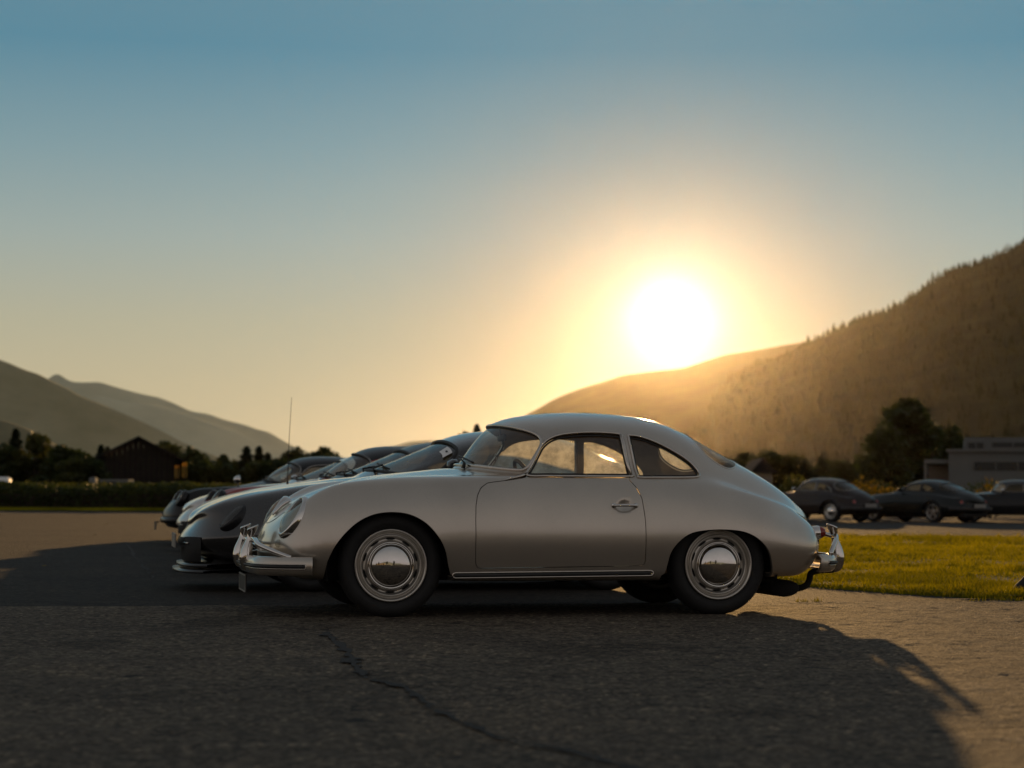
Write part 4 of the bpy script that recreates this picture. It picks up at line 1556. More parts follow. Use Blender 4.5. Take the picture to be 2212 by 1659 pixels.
# ---- black canvas bag at the lawn edge, cut by the right border
c = ground_at(2216, 1288)
bag = empty('equipment_bag', (c[0] + .17, c[1] + .15, .02))
tag(bag, 'black canvas bag slumped on the lawn edge at the right border', 'bag')
V, F = [], []
n, m_ = 20, 9
for i in range(m_):
    t = i / (m_ - 1)
    z = .27 * t
    rx = .24 * (1 - .62 * t) + .012 * math.sin(t * 9)
    ry = .16 * (1 - .55 * t ** 1.2)
    for k in range(n):
        a = 2 * math.pi * k / n
        e = 1 + .05 * math.sin(a * 3 + t * 4)
        V.append((rx * e * math.cos(a) + .03 * t, ry * e * math.sin(a), z))
for i in range(m_ - 1):
    for k in range(n):
        F.append((i * n + k, i * n + (k + 1) % n, (i + 1) * n + (k + 1) % n, (i + 1) * n + k))
F.append(tuple(range(n - 1, -1, -1)))
F.append(tuple((m_ - 1) * n + k for k in range(n)))
obj('sack', V, F, MAT['dark'], bag)
mb = MB()
mb.tube(catmull([(-.02, -.05, .26), (.0, -.06, .32), (.06, -.05, .33), (.09, -.04, .26)], 5), .012, 6)
mb.build('handle', MAT['rubber'], bag)

# ---- fallen leaves and grit on the asphalt
for k, (px, py) in enumerate([(228, 1134), (205, 1158), (95, 1225)]):
    g_ = ground_at(px, py)
    r = np.random.default_rng(k)
    a = r.random() * 6.28
    L_ = .07
    V = [(-L_, 0, .004), (-.02, -.03, .012), (.04, -.022, .010), (L_, 0, .02), (.04, .024, .014), (-.02, .028, .018)]
    o = obj('fallen_leaf', V, [(0, 1, 5), (1, 2, 4, 5), (2, 3, 4)], MAT['leaf_gold'], loc=(g_[0], g_[1], .004))
    o.rotation_euler = (0, 0, a)
    tag(o, ['dry golden leaf in the sunlit strip left of the black car nose', 'dry golden leaf just above the edge of the long shadow', 'dry golden leaf in the sun patch at the left border'][k], 'leaf', 'fallen leaves on the asphalt')

# ================================================================ the silver coupe
PSI = math.radians(12.5)
CAR_AX = (math.cos(PSI), math.sin(PSI))
CAR_LAT = (-math.sin(PSI), math.cos(PSI))      # towards the far side of the row
HERO = (-0.8905, 12.634)

DOORWIN = smooth_poly([(.862, .888), (.900, .942), (.935, 1.003), (.972, 1.062), (1.030, 1.108), (1.115, 1.135), (1.25, 1.149), (1.38, 1.150), (1.490, 1.141), (1.506, 1.12), (1.518, 1.02), (1.532, .885), (1.525, .872), (1.30, .870), (1.0, .870), (.875, .870)], 5)
QWIN = smooth_poly([(1.548, 1.122), (1.565, 1.134), (1.64, 1.124), (1.745, 1.087), (1.85, 1.034), (1.935, .980), (1.986, .930), (2.003, .897), (1.985, .874), (1.90, .868), (1.72, .866), (1.585, .866), (1.573, .88), (1.560, 1.0)], 5)
DOOR_LOW = [(.597, .828), (.551, .797), (.523, .748), (.509, .683), (.504, .602), (.504, .46), (.506, .334), (.517, .308), (.538, .300), (.9, .304), (1.25, .309), (1.569, .313), (1.586, .322), (1.591, .356), (1.591, .50), (1.589, .604), (1.577, .737), (1.551, .803), (1.517, .846)]


def door_outer():
    k = [p for p in DOORWIN]
    # walk the window outline from its lower front corner over the top to its lower rear corner
    i0 = min(range(len(k)), key=lambda i: (k[i][0] - .862) ** 2 + (k[i][1] - .888) ** 2)
    up = []
    for j in range(len(k)):
        p = k[(i0 + j) % len(k)]
        if p[1] < .8705 and p[0] > 1.0:
            break
        up.append(tuple(p))
    low = DOOR_LOW[::-1]                      # rear top -> round the bottom -> front top
    return np.array(up + [(1.513, .860)] + low + [(.70, .842), (.80, .856)])


def build_hero():
    root = empty('vintage_coupe', (*HERO, 0), PSI)
    tag(root, 'silver vintage coupe with chrome hubcaps parked nearest, nose to the left', 'car')
    S = Surf(NET, 12, 9)
    A0, T0 = S.A, S.T
    body_A, body_T = A0, T0
    inside = {}
    cenv = lambda A, T: A[T].mean(1)
    c = cenv(body_A, body_T)
    # windscreen and rear screen, outlined on the skin itself
    WS = mirror_poly_v(smooth_half([(9.10, 12), (9.10, 11), (9.11, 10), (9.13, 9), (9.17, 8.35), (9.28, 7.75), (9.52, 7.42), (9.85, 7.40), (10.25, 7.62), (10.6, 7.98), (10.84, 8.45), (10.95, 9.1), (10.985, 10), (11.0, 11), (11.0, 12)]))
    RS = mirror_poly_v(smooth_half([(15.92, 12), (15.93, 11), (15.97, 10), (16.05, 9.3), (16.2, 8.75), (16.5, 8.5), (16.8, 8.6), (17.1, 9.2), (17.3, 10), (17.38, 11), (17.4, 12)]))
    act = lambda A, T, f: f(A[T].mean(1))
    body_A, m = cut(body_A, body_T, [3, 4], WS, act(body_A, body_T, lambda q: (q[:, 3] > 8) & (q[:, 3] < 12.5)))
    inside['windscreen'] = (body_A, body_T[m])
    body_T = body_T[~m]
    body_A, m = cut(body_A, body_T, [3, 4], RS, act(body_A, body_T, lambda q: (q[:, 3] > 15) & (q[:, 3] < 18.5)))
    inside['rear_window'] = (body_A, body_T[m])
    body_T = body_T[~m]
    DO = door_outer()
    fl = lambda s: (lambda q: (q[:, 1] * s > 0.3) & ((q[:, 4] < 10.2) if s > 0 else (q[:, 4] > 13.8)))
    FA = [(-.46, .05), (-.425, .16), (-.409, .262), (-.395, .343), (-.355, .434), (-.294, .515), (-.212, .587), (-.11, .633), (.004, .645), (.108, .629), (.202, .577), (.276, .495), (.319, .413), (.34, .32), (.358, .262), (.372, .243), (.385, .05)]
    RA = [(1.67, .05), (1.695, .240), (1.715, .262), (1.731, .314), (1.753, .397), (1.801, .463), (1.87, .513), (1.949, .534), (2.08, .543), (2.212, .534), (2.301, .505), (2.371, .455), (2.416, .396), (2.442, .321), (2.455, .24), (2.46, .05)]
    FA = np.concatenate([catmull(FA, 5), [(.385, .0), (-.46, .0)]])
    RA = np.concatenate([catmull(RA, 5), [(2.46, .0), (1.67, .0)]])
    for s in (1, -1):
        for nm, P in (('door_hole', DO), ('quarter_window', QWIN), ('fa', FA), ('ra', RA)):
            body_A, m = cut(body_A, body_T, [0, 2], P, act(body_A, body_T, fl(s)))
            if nm == 'quarter_window':
                inside[(nm, s)] = (body_A, body_T[m])
            body_T = body_T[~m]
    V, T, mi = shell(body_A, body_T, .022)
    cobj('body', V, T, [MAT['silver'], MAT['headliner']], root, mi)
    # doors and their glass are cut from the untouched skin with a gap all round
    DP = np.array(DOOR_LOW[::-1] + [(.70, .842), (.80, .856), (.862, .866), (1.1, .866), (1.4, .866), (1.505, .866)])
    DP = offset_poly(DP, .0045)
    for s in (1, -1):
        Ad = A0
        if s > 0:          # scooped finger recess behind the handle
            Ad = A0.copy()
            rr_ = np.clip(1 - ((Ad[:, 0] - 1.458) / .052) ** 2 - ((Ad[:, 2] - .686) / .036) ** 2, 0, 1)
            Ad[:, 1] -= np.where(Ad[:, 1] > .5, .022 * rr_ ** .8, 0)
        A1, m = cut(Ad, T0, [0, 2], DP, act(A0, T0, fl(s)))
        V, T, mi = shell(A1, T0[m], .03)
        d = cobj('door', V, T, [MAT['silver'], MAT['leather']], root, mi)
        if s > 0:
            hy = S.side([(1.395, .690), (1.45, .690), (1.52, .690)])[:, 1]
            mb = MB()
            P = catmull([(1.387, hy[0] - .004, .690), (1.392, hy[0] + .022, .690), (1.41, hy[0] + .034, .691), (1.46, hy[1] + .036, .692), (1.51, hy[2] + .032, .691), (1.528, hy[2] + .020, .689), (1.532, hy[2] - .004, .688)], 5)
            mb.tube(P, np.interp(np.linspace(0, 1, len(P)), [0, .15, .5, .85, 1], [.010, .008, .0095, .0085, .011]), 10)
            for xx, yy in ((1.387, hy[0]), (1.530, hy[2])):
                V, F = lathe([(.016, -.004), (.016, .008), (.011, .013), (.001, .014)], 16, (xx, yy, .690))
                mb.add(V, F)
            cmb(mb, 'handle', MAT['chrome'], d)
        A1, m = cut(A0, T0, [0, 2], offset_poly(DOORWIN, .003), act(A0, T0, fl(s)))
        V, T, mi = shell(A1, T0[m], .004, -.012)
        w = cobj('door_window', V, T[mi == 0], MAT['glass'] if s > 0 else MAT['dusty_glass'], root)
        P3 = S.side(DOORWIN, s)
        trim_line(S, P3, .0095, 'window_frame', MAT['trim'], w)
        if s > 0:
            trim_line(S, S.side(offset_poly(DOORWIN, .016), s), .006, 'window_seal', MAT['rubber'], w, off=-.006)
        # upright at the rear edge of the door glass
        P3 = S.side([(1.494, 1.138), (1.505, 1.06), (1.516, .97), (1.527, .876)], s)
        trim_line(S, P3, .011, 'window_post', MAT['trim'], w, closed=False, off=.004)
        V, T, mi = shell(*inside[('quarter_window', s)], .004, -.010)
        w = cobj('quarter_window', V, T[mi == 0], MAT['glass'] if s > 0 else MAT['dusty_glass'], root)
        trim_line(S, S.side(QWIN, s), .0085, 'window_frame', MAT['trim'], w)
        if s > 0:
            trim_line(S, S.side(offset_poly(QWIN, .014), s), .005, 'window_seal', MAT['rubber'], w, off=-.006)
        # bright spear at the foot of the screen pillar
        P3 = S.side([(.715, .846), (.76, .857), (.81, .868), (.862, .886)], s)
        V, F = tube(P3 + np.array([0, .006 * s, 0]), [.003, .008, .010, .010], 8)
        cobj('pillar_moulding', V, F, MAT['trim'], root)
    for nm, P, off, mat in (('windscreen', WS, -.010, 'glass'), ('rear_window', RS, -.002, 'dusty_glass')):
        A1, T1 = inside[nm]
        V, T, mi = shell(A1, T1, .004, off)
        w = cobj(nm, V, T[mi == 0], MAT[mat], root)
        P3 = S.at(P[:, 0], P[:, 1])
        trim_line(S, P3, .006 if nm == 'windscreen' else .004, 'screen_seal', MAT['rubber'], w, off=-.006)
        ctr = P.mean(0)
        Q = ctr + (P - ctr) * np.array([1.012, 1.012])
        trim_line(S, S.at(Q[:, 0], Q[:, 1]), .0105 if nm == 'windscreen' else .006, 'screen_moulding', MAT['trim'], w, off=.002 if nm == 'windscreen' else -.002)
    wheel_wells(root, (0.0, 2.1), (.80, .755))
    for s in (1, -1):
        wheel(root, 0.0, .655 * s, s, .318, .160, steer=math.radians(-1.5))
        wheel(root, 2.1, .645 * s, s, .318, .160)
    # sill moulding: bright frame round a dark rubber insert
    for s in (1, -1):
        z = lambda x, a: a + (x - .381) * .0085
        xs = np.linspace(.385, 1.625, 24)
        sm = MB()
        yy = S.side([(x, z(x, .262)) for x in xs], s, 4)[:, 1] + .006 * s
        top = [(x, y_, z(x, .274)) for x, y_ in zip(xs, yy)]
        bot = [(x, y_, z(x, .243)) for x, y_ in zip(xs[::-1], yy[::-1])]
        e1 = [(1.638, yy[-1], z(1.638, .268)), (1.642, yy[-1], z(1.64, .2585)), (1.638, yy[-1], z(1.638, .249))]
        e0 = [(.372, yy[0], z(.37, .249)), (.368, yy[0], z(.37, .2585)), (.372, yy[0], z(.37, .268))]
        sm.tube(top + e1 + bot + e0, .0055, 8, True)
        t = cmb(sm, 'sill_moulding', MAT['trim'], root)
        rb = MB()
        rb.tube([(x, y_ - .004 * s, z(x, .2585)) for x, y_ in zip(xs, yy)], .0125, 8)
        cmb(rb, 'sill_rubber', MAT['rubber'], t)
    # headlamps
    for s in (1, -1):
        lens_lamp(root, (-.588, .563 * s, .613), (-.83, .17 * s, .52), .118, .142, (0, 0, 1), dome=.04)
        # small amber indicator below each lamp
        V, F = lathe([(.032, 0), (.030, .012), (.018, .026), (.001, .030)], 20, axis='z')
        R_ = Vector((-.93, .25 * s, .1)).to_track_quat('Z', 'Y').to_matrix()
        cobj('indicator', [tuple(R_ @ Vector(v) * .8 + Vector((-.668, .548 * s, .447))) for v in V], F, MAT['lamp_glass'], root)
    hm = MB()     # bonnet handle and shut line in the nose
    hm.tube(catmull([(-.655, 0, .615), (-.62, 0, .655), (-.58, 0, .69), (-.545, 0, .708)], 5), [.006] * 2 + [.012] * 6 + [.013] * 6 + [.006] * 2, 8)
    cmb(hm, 'bonnet_handle', MAT['chrome'], root)
    P = [S.at(1.0 + 0 * t, t) for t in [0]]
    line = []
    for yy, zz in ((.33, .64), (.25, .60), (.14, .575), (0, .565), (-.14, .575), (-.25, .60), (-.33, .64)):
        B = S.A[(S.A[:, 0] < -.4)]
        k = np.argsort((B[:, 1] - yy) ** 2 + (B[:, 2] - zz) ** 2)[:3]
        line.append(B[k, :3].mean(0))
    V, F = tube(catmull(line, 6), .0025, 6)
    cobj('bonnet_shut_line', V, F, MAT['rubber'], root)
    bumpers(root)
    interior(root)
    # wipers parked along the foot of the screen
    for yo, t in ((.22, .55), (-.22, .55)):
        wb = MB()
        p0 = S.at(9.02, 12 - yo / .14) if yo > 0 else S.at(9.02, 12 - yo / .14)
        p0 = np.array(p0)
        wb.tube([p0 + (-.03, 0, -.012), p0 + (-.02, 0, .022)], [.014, .010], 8)
        q = S.at(9.35, 12 - (yo - .2) / .15) + np.array([-.012, 0, .012])
        wb.tube([p0 + (-.02, 0, .022), (p0 + q) / 2 + (-.012, 0, .02), q], .0055, 6)
        bl0, bl1 = S.at(9.22, 12 - (yo + .05) / .14), S.at(9.55, 12 - (yo - .34) / .16)
        bl = np.linspace(bl0, bl1, 8) + np.array([-.012, 0, .012])
        wb.tube(bl, .006, 6)
        cmb(wb, 'wiper', MAT['rubber'], root)
    return root


def smooth_half(P, k=5):
    return catmull(np.array(P, float), k)


def sweep_bumper(path, prof, n_t=None):
    """path in plan (x, y) with outward side on the right of travel, prof (out, z)"""
    P = np.asarray(path, float)
    T = np.gradient(P, axis=0)
    T /= np.linalg.norm(T, axis=1)[:, None]
    Nn = np.stack([T[:, 1], -T[:, 0]], 1)
    V, F = [], []
    K = len(prof)
    for i in range(len(P)):
        for o, z in prof:
            V.append((P[i, 0] + Nn[i, 0] * o, P[i, 1] + Nn[i, 1] * o, z))
    for i in range(len(P) - 1):
        for k in range(K):
            k2 = (k + 1) % K
            F.append((i * K + k, (i + 1) * K + k, (i + 1) * K + k2, i * K + k2))
    F.append(tuple(range(K)))
    F.append(tuple((len(P) - 1) * K + k for k in range(K - 1, -1, -1)))
    return V, F


def overrider(parent, base, out, mat, h0, h1):
    """upright chrome horn: flared head, waist, swelling foot; out = horizontal unit vector away from the car"""
    o = np.array([out[0], out[1], 0.0])
    sdir = np.array([-out[1], out[0], 0.0])
    # t, forward offset, half width, half depth
    S_ = [(0.0, .030, .014, .012), (.04, .040, .028, .026), (.15, .050, .036, .036), (.32, .053, .040, .040), (.50, .047, .035, .034), (.66, .036, .026, .024), (.78, .027, .023, .021), (.90, .018, .031, .029), (.97, .012, .038, .035), (1.0, .010, .036, .032)]
    T_ = catmull([list(s) for s in S_], 3)
    V, F = [], []
    n = 16
    for t, f, w, d in T_:
        for k in range(n):
            a = 2 * math.pi * k / n
            ca, sa = math.cos(a), math.sin(a)
            e = .75
            cx = math.copysign(abs(ca) ** e, ca)
            sx = math.copysign(abs(sa) ** e, sa)
            p = np.array([base[0], base[1], 0.0]) + o * (f + d * cx) + sdir * (w * sx)
            V.append((p[0], p[1], h0 + (h1 - h0) * t + (.012 * -cx if t > .93 else 0)))
    for i in range(len(T_) - 1):
        for k in range(n):
            F.append((i * n + k, i * n + (k + 1) % n, (i + 1) * n + (k + 1) % n, (i + 1) * n + k))
    F.append(tuple(range(n - 1, -1, -1)))
    F.append(tuple((len(T_) - 1) * n + k for k in range(n)))
    return cobj('overrider', V, F, mat, parent)


def bumpers(root):
    prof = [(-.03, .368), (-.004, .372), (.014, .366), (.026, .350), (.031, .325), (.030, .297), (.022, .274), (.006, .259), (-.012, .256), (-.03, .262), (-.012, .275), (.004, .30), (.004, .335), (-.012, .356)]
    half = [(-.828, 0), (-.827, .15), (-.822, .32), (-.806, .48), (-.785, .60), (-.715, .70), (-.62, .762), (-.54, .785), (-.488, .793)]
    fp = catmull([(x, -y) for x, y in half[::-1]] + half[1:], 5)
    V, F = sweep_bumper(fp[::-1], prof)
    fb = cobj('front_bumper', V, F, MAT['silver'], root)
    for s in (1, -1):
        # bright moulding with a dark insert along each end
        hp = catmull([(x, y * s) for x, y in half], 6)
        T = np.gradient(hp, axis=0)
        T /= np.linalg.norm(T, axis=1)[:, None]
        Nn = np.stack([T[:, 1], -T[:, 0]], 1) * (-s)
        q = hp + Nn * .031
        sel = q[(hp[:, 0] < -.525)]
        mb = MB()
        up_ = [(x, y, .327) for x, y in sel]
        lo_ = [(x, y, .300) for x, y in sel[::-1]]
        e = sel[-1] + (sel[-1] - sel[-2]) * .35
        mb.tube(up_ + [(e[0], e[1], .3135)] + lo_, .0042, 6, False)
        t = cmb(mb, 'bumper_moulding', MAT['trim'], fb)
        mb = MB()
        mb.tube([(x, y, .3135) for x, y in sel], .011, 6)
        cmb(mb, 'bumper_rubber', MAT['rubber'], fb)
        overrider(root, (-.792, .27 * s), (-1, 0), MAT['chrome'], .268, .548)
        mb = MB()
        mb.tube(catmull([(-.812, .27 * s, .462), (-.812, .34 * s, .474), (-.805, .47 * s, .468), (-.79, .59 * s, .44), (-.71, .69 * s, .402), (-.615, .748 * s, .366)], 6), .0155, 10)
        cmb(mb, 'bumper_bow', MAT['chrome'], root)
    mb = MB()
    mb.tube([(-.812, .27, .462), (-.818, 0, .462), (-.812, -.27, .462)], .0155, 10)
    cmb(mb, 'bumper_bow', MAT['chrome'], root)
    # licence plate hung under the front bumper, black with a pale border
    pl = MB()
    pl.box((-.842, -.235, .135), (-.834, .235, .245))
    p = cmb(pl, 'licence_plate', MAT['rubber'], root, smooth=False)
    fr = MB()
    for a, b in (((-.846, -.235, .237), (-.841, .235, .245)), ((-.846, -.235, .135), (-.841, .235, .143)), ((-.846, -.235, .1435), (-.841, -.228, .2365)), ((-.846, .228, .1435), (-.841, .235, .2365))):
        fr.box(a, b)
    cmb(fr, 'plate_border', MAT['plate'], p, smooth=False)
    # nose grilles and horn grille shadow under the lamps
    # ---- rear
    half = [(3.002, 0), (3.0, .15), (2.99, .32), (2.965, .46), (2.925, .56), (2.875, .625), (2.80, .672)]
    rp = catmull([(x, -y) for x, y in half[::-1]] + half[1:], 5)
    prof_r = [(o, z + .008) for o, z in prof]
    V, F = sweep_bumper(rp, prof_r)
    rb = cobj('rear_bumper', V, F, MAT['silver'], root)
    for s in (1, -1):
        hp = catmull([(x, y * s) for x, y in half], 6)
        T = np.gradient(hp, axis=0)
        T /= np.linalg.norm(T, axis=1)[:, None]
        Nn = np.stack([T[:, 1], -T[:, 0]], 1) * s
        q = hp + Nn * .031
        sel = q[(hp[:, 0] > 2.845)]
        mb = MB()
        e = sel[-1] + (sel[-1] - sel[-2]) * .35
        mb.tube([(x, y, .337) for x, y in sel] + [(e[0], e[1], .3235)] + [(x, y, .310) for x, y in sel[::-1]], .0045, 6)
        cmb(mb, 'bumper_moulding', MAT['trim'], rb)
        mb = MB()
        mb.tube([(x, y, .3235) for x, y in sel], .011, 6)
        cmb(mb, 'bumper_rubber', MAT['rubber'], rb)
        overrider(root, (3.012, .33 * s), (1, 0), MAT['chrome'], .252, .562)
        mb = MB()
        mb.tube(catmull([(3.03, .33 * s, .492), (3.025, .40 * s, .492), (2.99, .485 * s, .468), (2.945, .55 * s, .425), (2.905, .60 * s, .378)], 6), .0155, 10)
        mb.tube(catmull([(3.03, .33 * s, .488), (3.0, .30 * s, .500), (2.955, .285 * s, .502), (2.90, .28 * s, .478)], 6), .0145, 10)
        cmb(mb, 'bumper_bow', MAT['chrome'], root)
        # tail lamp: chrome base with a red beehive lens
        V, F = lathe([(.046, -.03), (.046, .012), (.040, .018)], 24, axis='z')
        R_ = Vector((.93, .22 * s, .12)).to_track_quat('Z', 'Y').to_matrix()
        o = Vector((2.872, .452 * s, .515))
        tl = cobj('tail_lamp', [tuple(R_ @ Vector(v) + o) for v in V], F, MAT['chrome'], root)
        pr = [(.038, .014), (.040, .022), (.036, .027), (.037, .032), (.031, .038), (.031, .043), (.022, .048), (.020, .052), (.001, .056)]
        V, F = lathe(pr, 24, axis='z')
        cobj('lens', [tuple(R_ @ Vector(v) + o) for v in V], F, MAT['red_lens'], tl)
        # tail pipe rising through the overrider foot
        mb = MB()
        mb.tube(catmull([(2.60, .28 * s, .145), (2.76, .30 * s, .140), (2.835, .325 * s, .160), (2.862, .33 * s, .20), (2.875, .33 * s, .245), (2.93, .33 * s, .262), (3.03, .33 * s, .266)], 6), .021, 10)
        cmb(mb, 'tail_pipe', MAT['dark'], root)
    mb = MB()
    V, F = lathe([(.001, -.42), (.05, -.42), (.056, -.40), (.056, .40), (.05, .42), (.001, .42)], 20)
    mb.add([(2.66 + a * 1.9, b, .150 + c) for a, b, c in V], F)
    mb.box((2.30, -.25, .13), (2.56, .25, .25), bev=.03)
    cmb(mb, 'silencer', MAT['dark'], root)
    mb = MB()
    mb.box((2.955, -.25, .40), (2.965, .25, .51))
    cmb(mb, 'rear_plate', MAT['rubber'], root, smooth=False)


def interior(root):
    mb = MB()
    mb.box((.50, -.64, .26), (2.02, .64, .30))                         # floor
    mb.box((1.68, -.60, .31), (2.22, .60, .62), bev=.05)               # rear bench
    mb.box((2.04, -.50, .60), (2.26, .50, .74), bev=.05)
    cmb(mb, 'cabin_floor', MAT['leather'], root, smooth=False)
    d = MB()
    P = catmull([(.60, -.60, .80), (.66, -.3, .855), (.67, 0, .865), (.66, .3, .855), (.60, .60, .80)], 6)
    d.tube(P, .062, 10)
    d.box((.52, -.60, .55), (.66, .60, .80), bev=.03)
    cmb(d, 'dashboard', MAT['leather'], root)
    # steering wheel (left-hand drive)
    st = MB()
    n = Vector((.88, 0, .47)).normalized()
    R_ = n.to_track_quat('Z', 'Y').to_matrix()
    c = Vector((.96, .33, .80))
    ring = [tuple(c + R_ @ Vector((.195 * math.cos(a), .195 * math.sin(a), 0))) for a in np.linspace(0, 2 * math.pi, 33)[:-1]]
    st.tube(ring, .0125, 8, True)
    for a in (.3, 2.85, 4.71):
        st.tube([tuple(c), tuple(c + R_ @ Vector((.19 * math.cos(a), .19 * math.sin(a), -.0)))], .009, 6)
    st.tube([tuple(c + R_ @ Vector((0, 0, .02))), tuple(c - R_ @ Vector((0, 0, .3)))], .03, 8)
    cmb(st, 'steering_wheel', MAT['rubber'], root)
    for s in (1, -1):
        b = MB()
        b.box((1.02, .33 * s - .23, .36), (1.48, .33 * s + .23, .50), bev=.06)
        V, F = [], []
        pts = catmull([(1.45, .46), (1.50, .60), (1.555, .76), (1.585, .84)], 4)
        k = len(pts)
        for x, z in pts:
            w = .225 - max(0, z - .74) * .9
            V += [(x - .045, .33 * s - w, z), (x - .045, .33 * s + w, z), (x + .045, .33 * s + w, z + .02), (x + .045, .33 * s - w, z + .02)]
        for i in range(k - 1):
            for j in range(4):
                F.append((i * 4 + j, i * 4 + (j + 1) % 4, i * 4 + 4 + (j + 1) % 4, i * 4 + 4 + j))
        F.append(tuple(range((k - 1) * 4, k * 4)))
        b.add(V, F)
        cmb(b, 'seat', MAT['leather'], root)
    m = MB()
    m.box((.835, -.10, 1.105), (.855, .10, 1.150), bev=.008)
    m.tube([(.84, 0, 1.14), (.83, 0, 1.20)], .006, 6)
    cmb(m, 'rear_view_mirror', MAT['rubber'], root)

hero = build_hero()

# ================================================================ the other cars
def pl(x, pts):
    xs, ys = zip(*pts)
    return np.interp(x, xs, ys)


def warp_net(kind):
    """later fastback coupes drawn out of the same family of sections"""
    N = NET.copy()
    x, y, z = N[..., 0].copy(), N[..., 1].copy(), N[..., 2].copy()
    row = np.arange(NR)[None] + np.zeros(x.shape)
    st = np.arange(len(N))[:, None] + np.zeros(x.shape)
    lowx = [(-.76, -.96), (-.55, -.72), (0, 0), (.8, .95), (2.1, 2.30), (2.62, 2.86), (2.93, 3.22)] if kind == 'classic' else [(-.76, -.99), (-.69, -.86), (-.55, -.63), (-.4, -.42), (0, 0), (.8, .95), (2.1, 2.36), (2.62, 3.02), (2.93, 3.46)]
    if kind == 'classic':
        upx = [(-.76, -.92), (-.5, -.66), (0, 0), (.53, .50), (.64, .67), (.76, .90), (.94, 1.06), (1.24, 1.33), (1.8, 1.95), (2.5, 2.72), (2.93, 3.22)]
        hood = [(-.7, .0), (-.45, -.05), (-.1, -.045), (.4, -.01), (.5, 0)]
        roofz, wid = 1.012, .985
    elif kind == 'modern':
        upx = [(-.76, -.98), (-.5, -.74), (0, -.05), (.53, .50), (.64, .84), (.76, 1.13), (.94, 1.30), (1.24, 1.55), (1.8, 2.05), (2.5, 2.90), (2.93, 3.50)]
        hood = [(-.7, -.02), (-.45, -.02), (-.1, -.04), (.35, -.03), (.5, -.03)]
        roofz, wid = .985, 1.07
    f = np.clip((row - 5.5) / 1.5, 0, 1)
    xn = pl(x, lowx) * (1 - f) + pl(x, upx) * f
    zn = z + pl(x, hood) * np.clip((row - 6) / 3, 0, 1) * (st < 9)
    zn = np.where(zn > .9, .9 + (zn - .9) * (roofz * 1.3 - .9) / .4, zn)
    # deck stands a little higher at the tail
    zn = zn + pl(x, [(2.0, 0), (2.4, .0), (2.8, .05), (2.93, .05)]) * np.clip((row - 5) / 2, 0, 1)
    yn = y * wid
    # headlamps set further back into the crests: lift the crest row in front
    zn = zn + np.where((row == 6) & (st >= 2) & (st <= 4), .015, 0)
    if kind == 'classic':
        for k_ in (8, 9, 10, 11):
            for r_ in range(7, 12):
                xn[k_, r_] = xn[k_, 12] + (xn[k_, r_] - xn[k_, 12]) * .6
    if kind == 'modern':      # wings set lower and further back than the tip of the nose
        for k_, dz in ((2, -.015), (3, -.12), (4, -.115), (5, -.075), (6, -.045), (7, -.02)):
            for r_, f_ in ((4, .4), (5, .8), (6, 1.0), (7, .42), (8, .10)):
                zn[k_, r_] += dz * f_
        # flatter screen than the old car's
        for k_ in (8, 9, 10, 11):
            for r_ in range(7, 12):
                xn[k_, r_] = xn[k_, 12] + (xn[k_, r_] - xn[k_, 12]) * (.30 if r_ > 7 else .6)
        zn[0, 3:] -= .05
        zn[1, 3:] -= .045
        zn[2, 3:] -= .025
    N[..., 0], N[..., 1], N[..., 2] = xn, yn, zn
    return N, wid


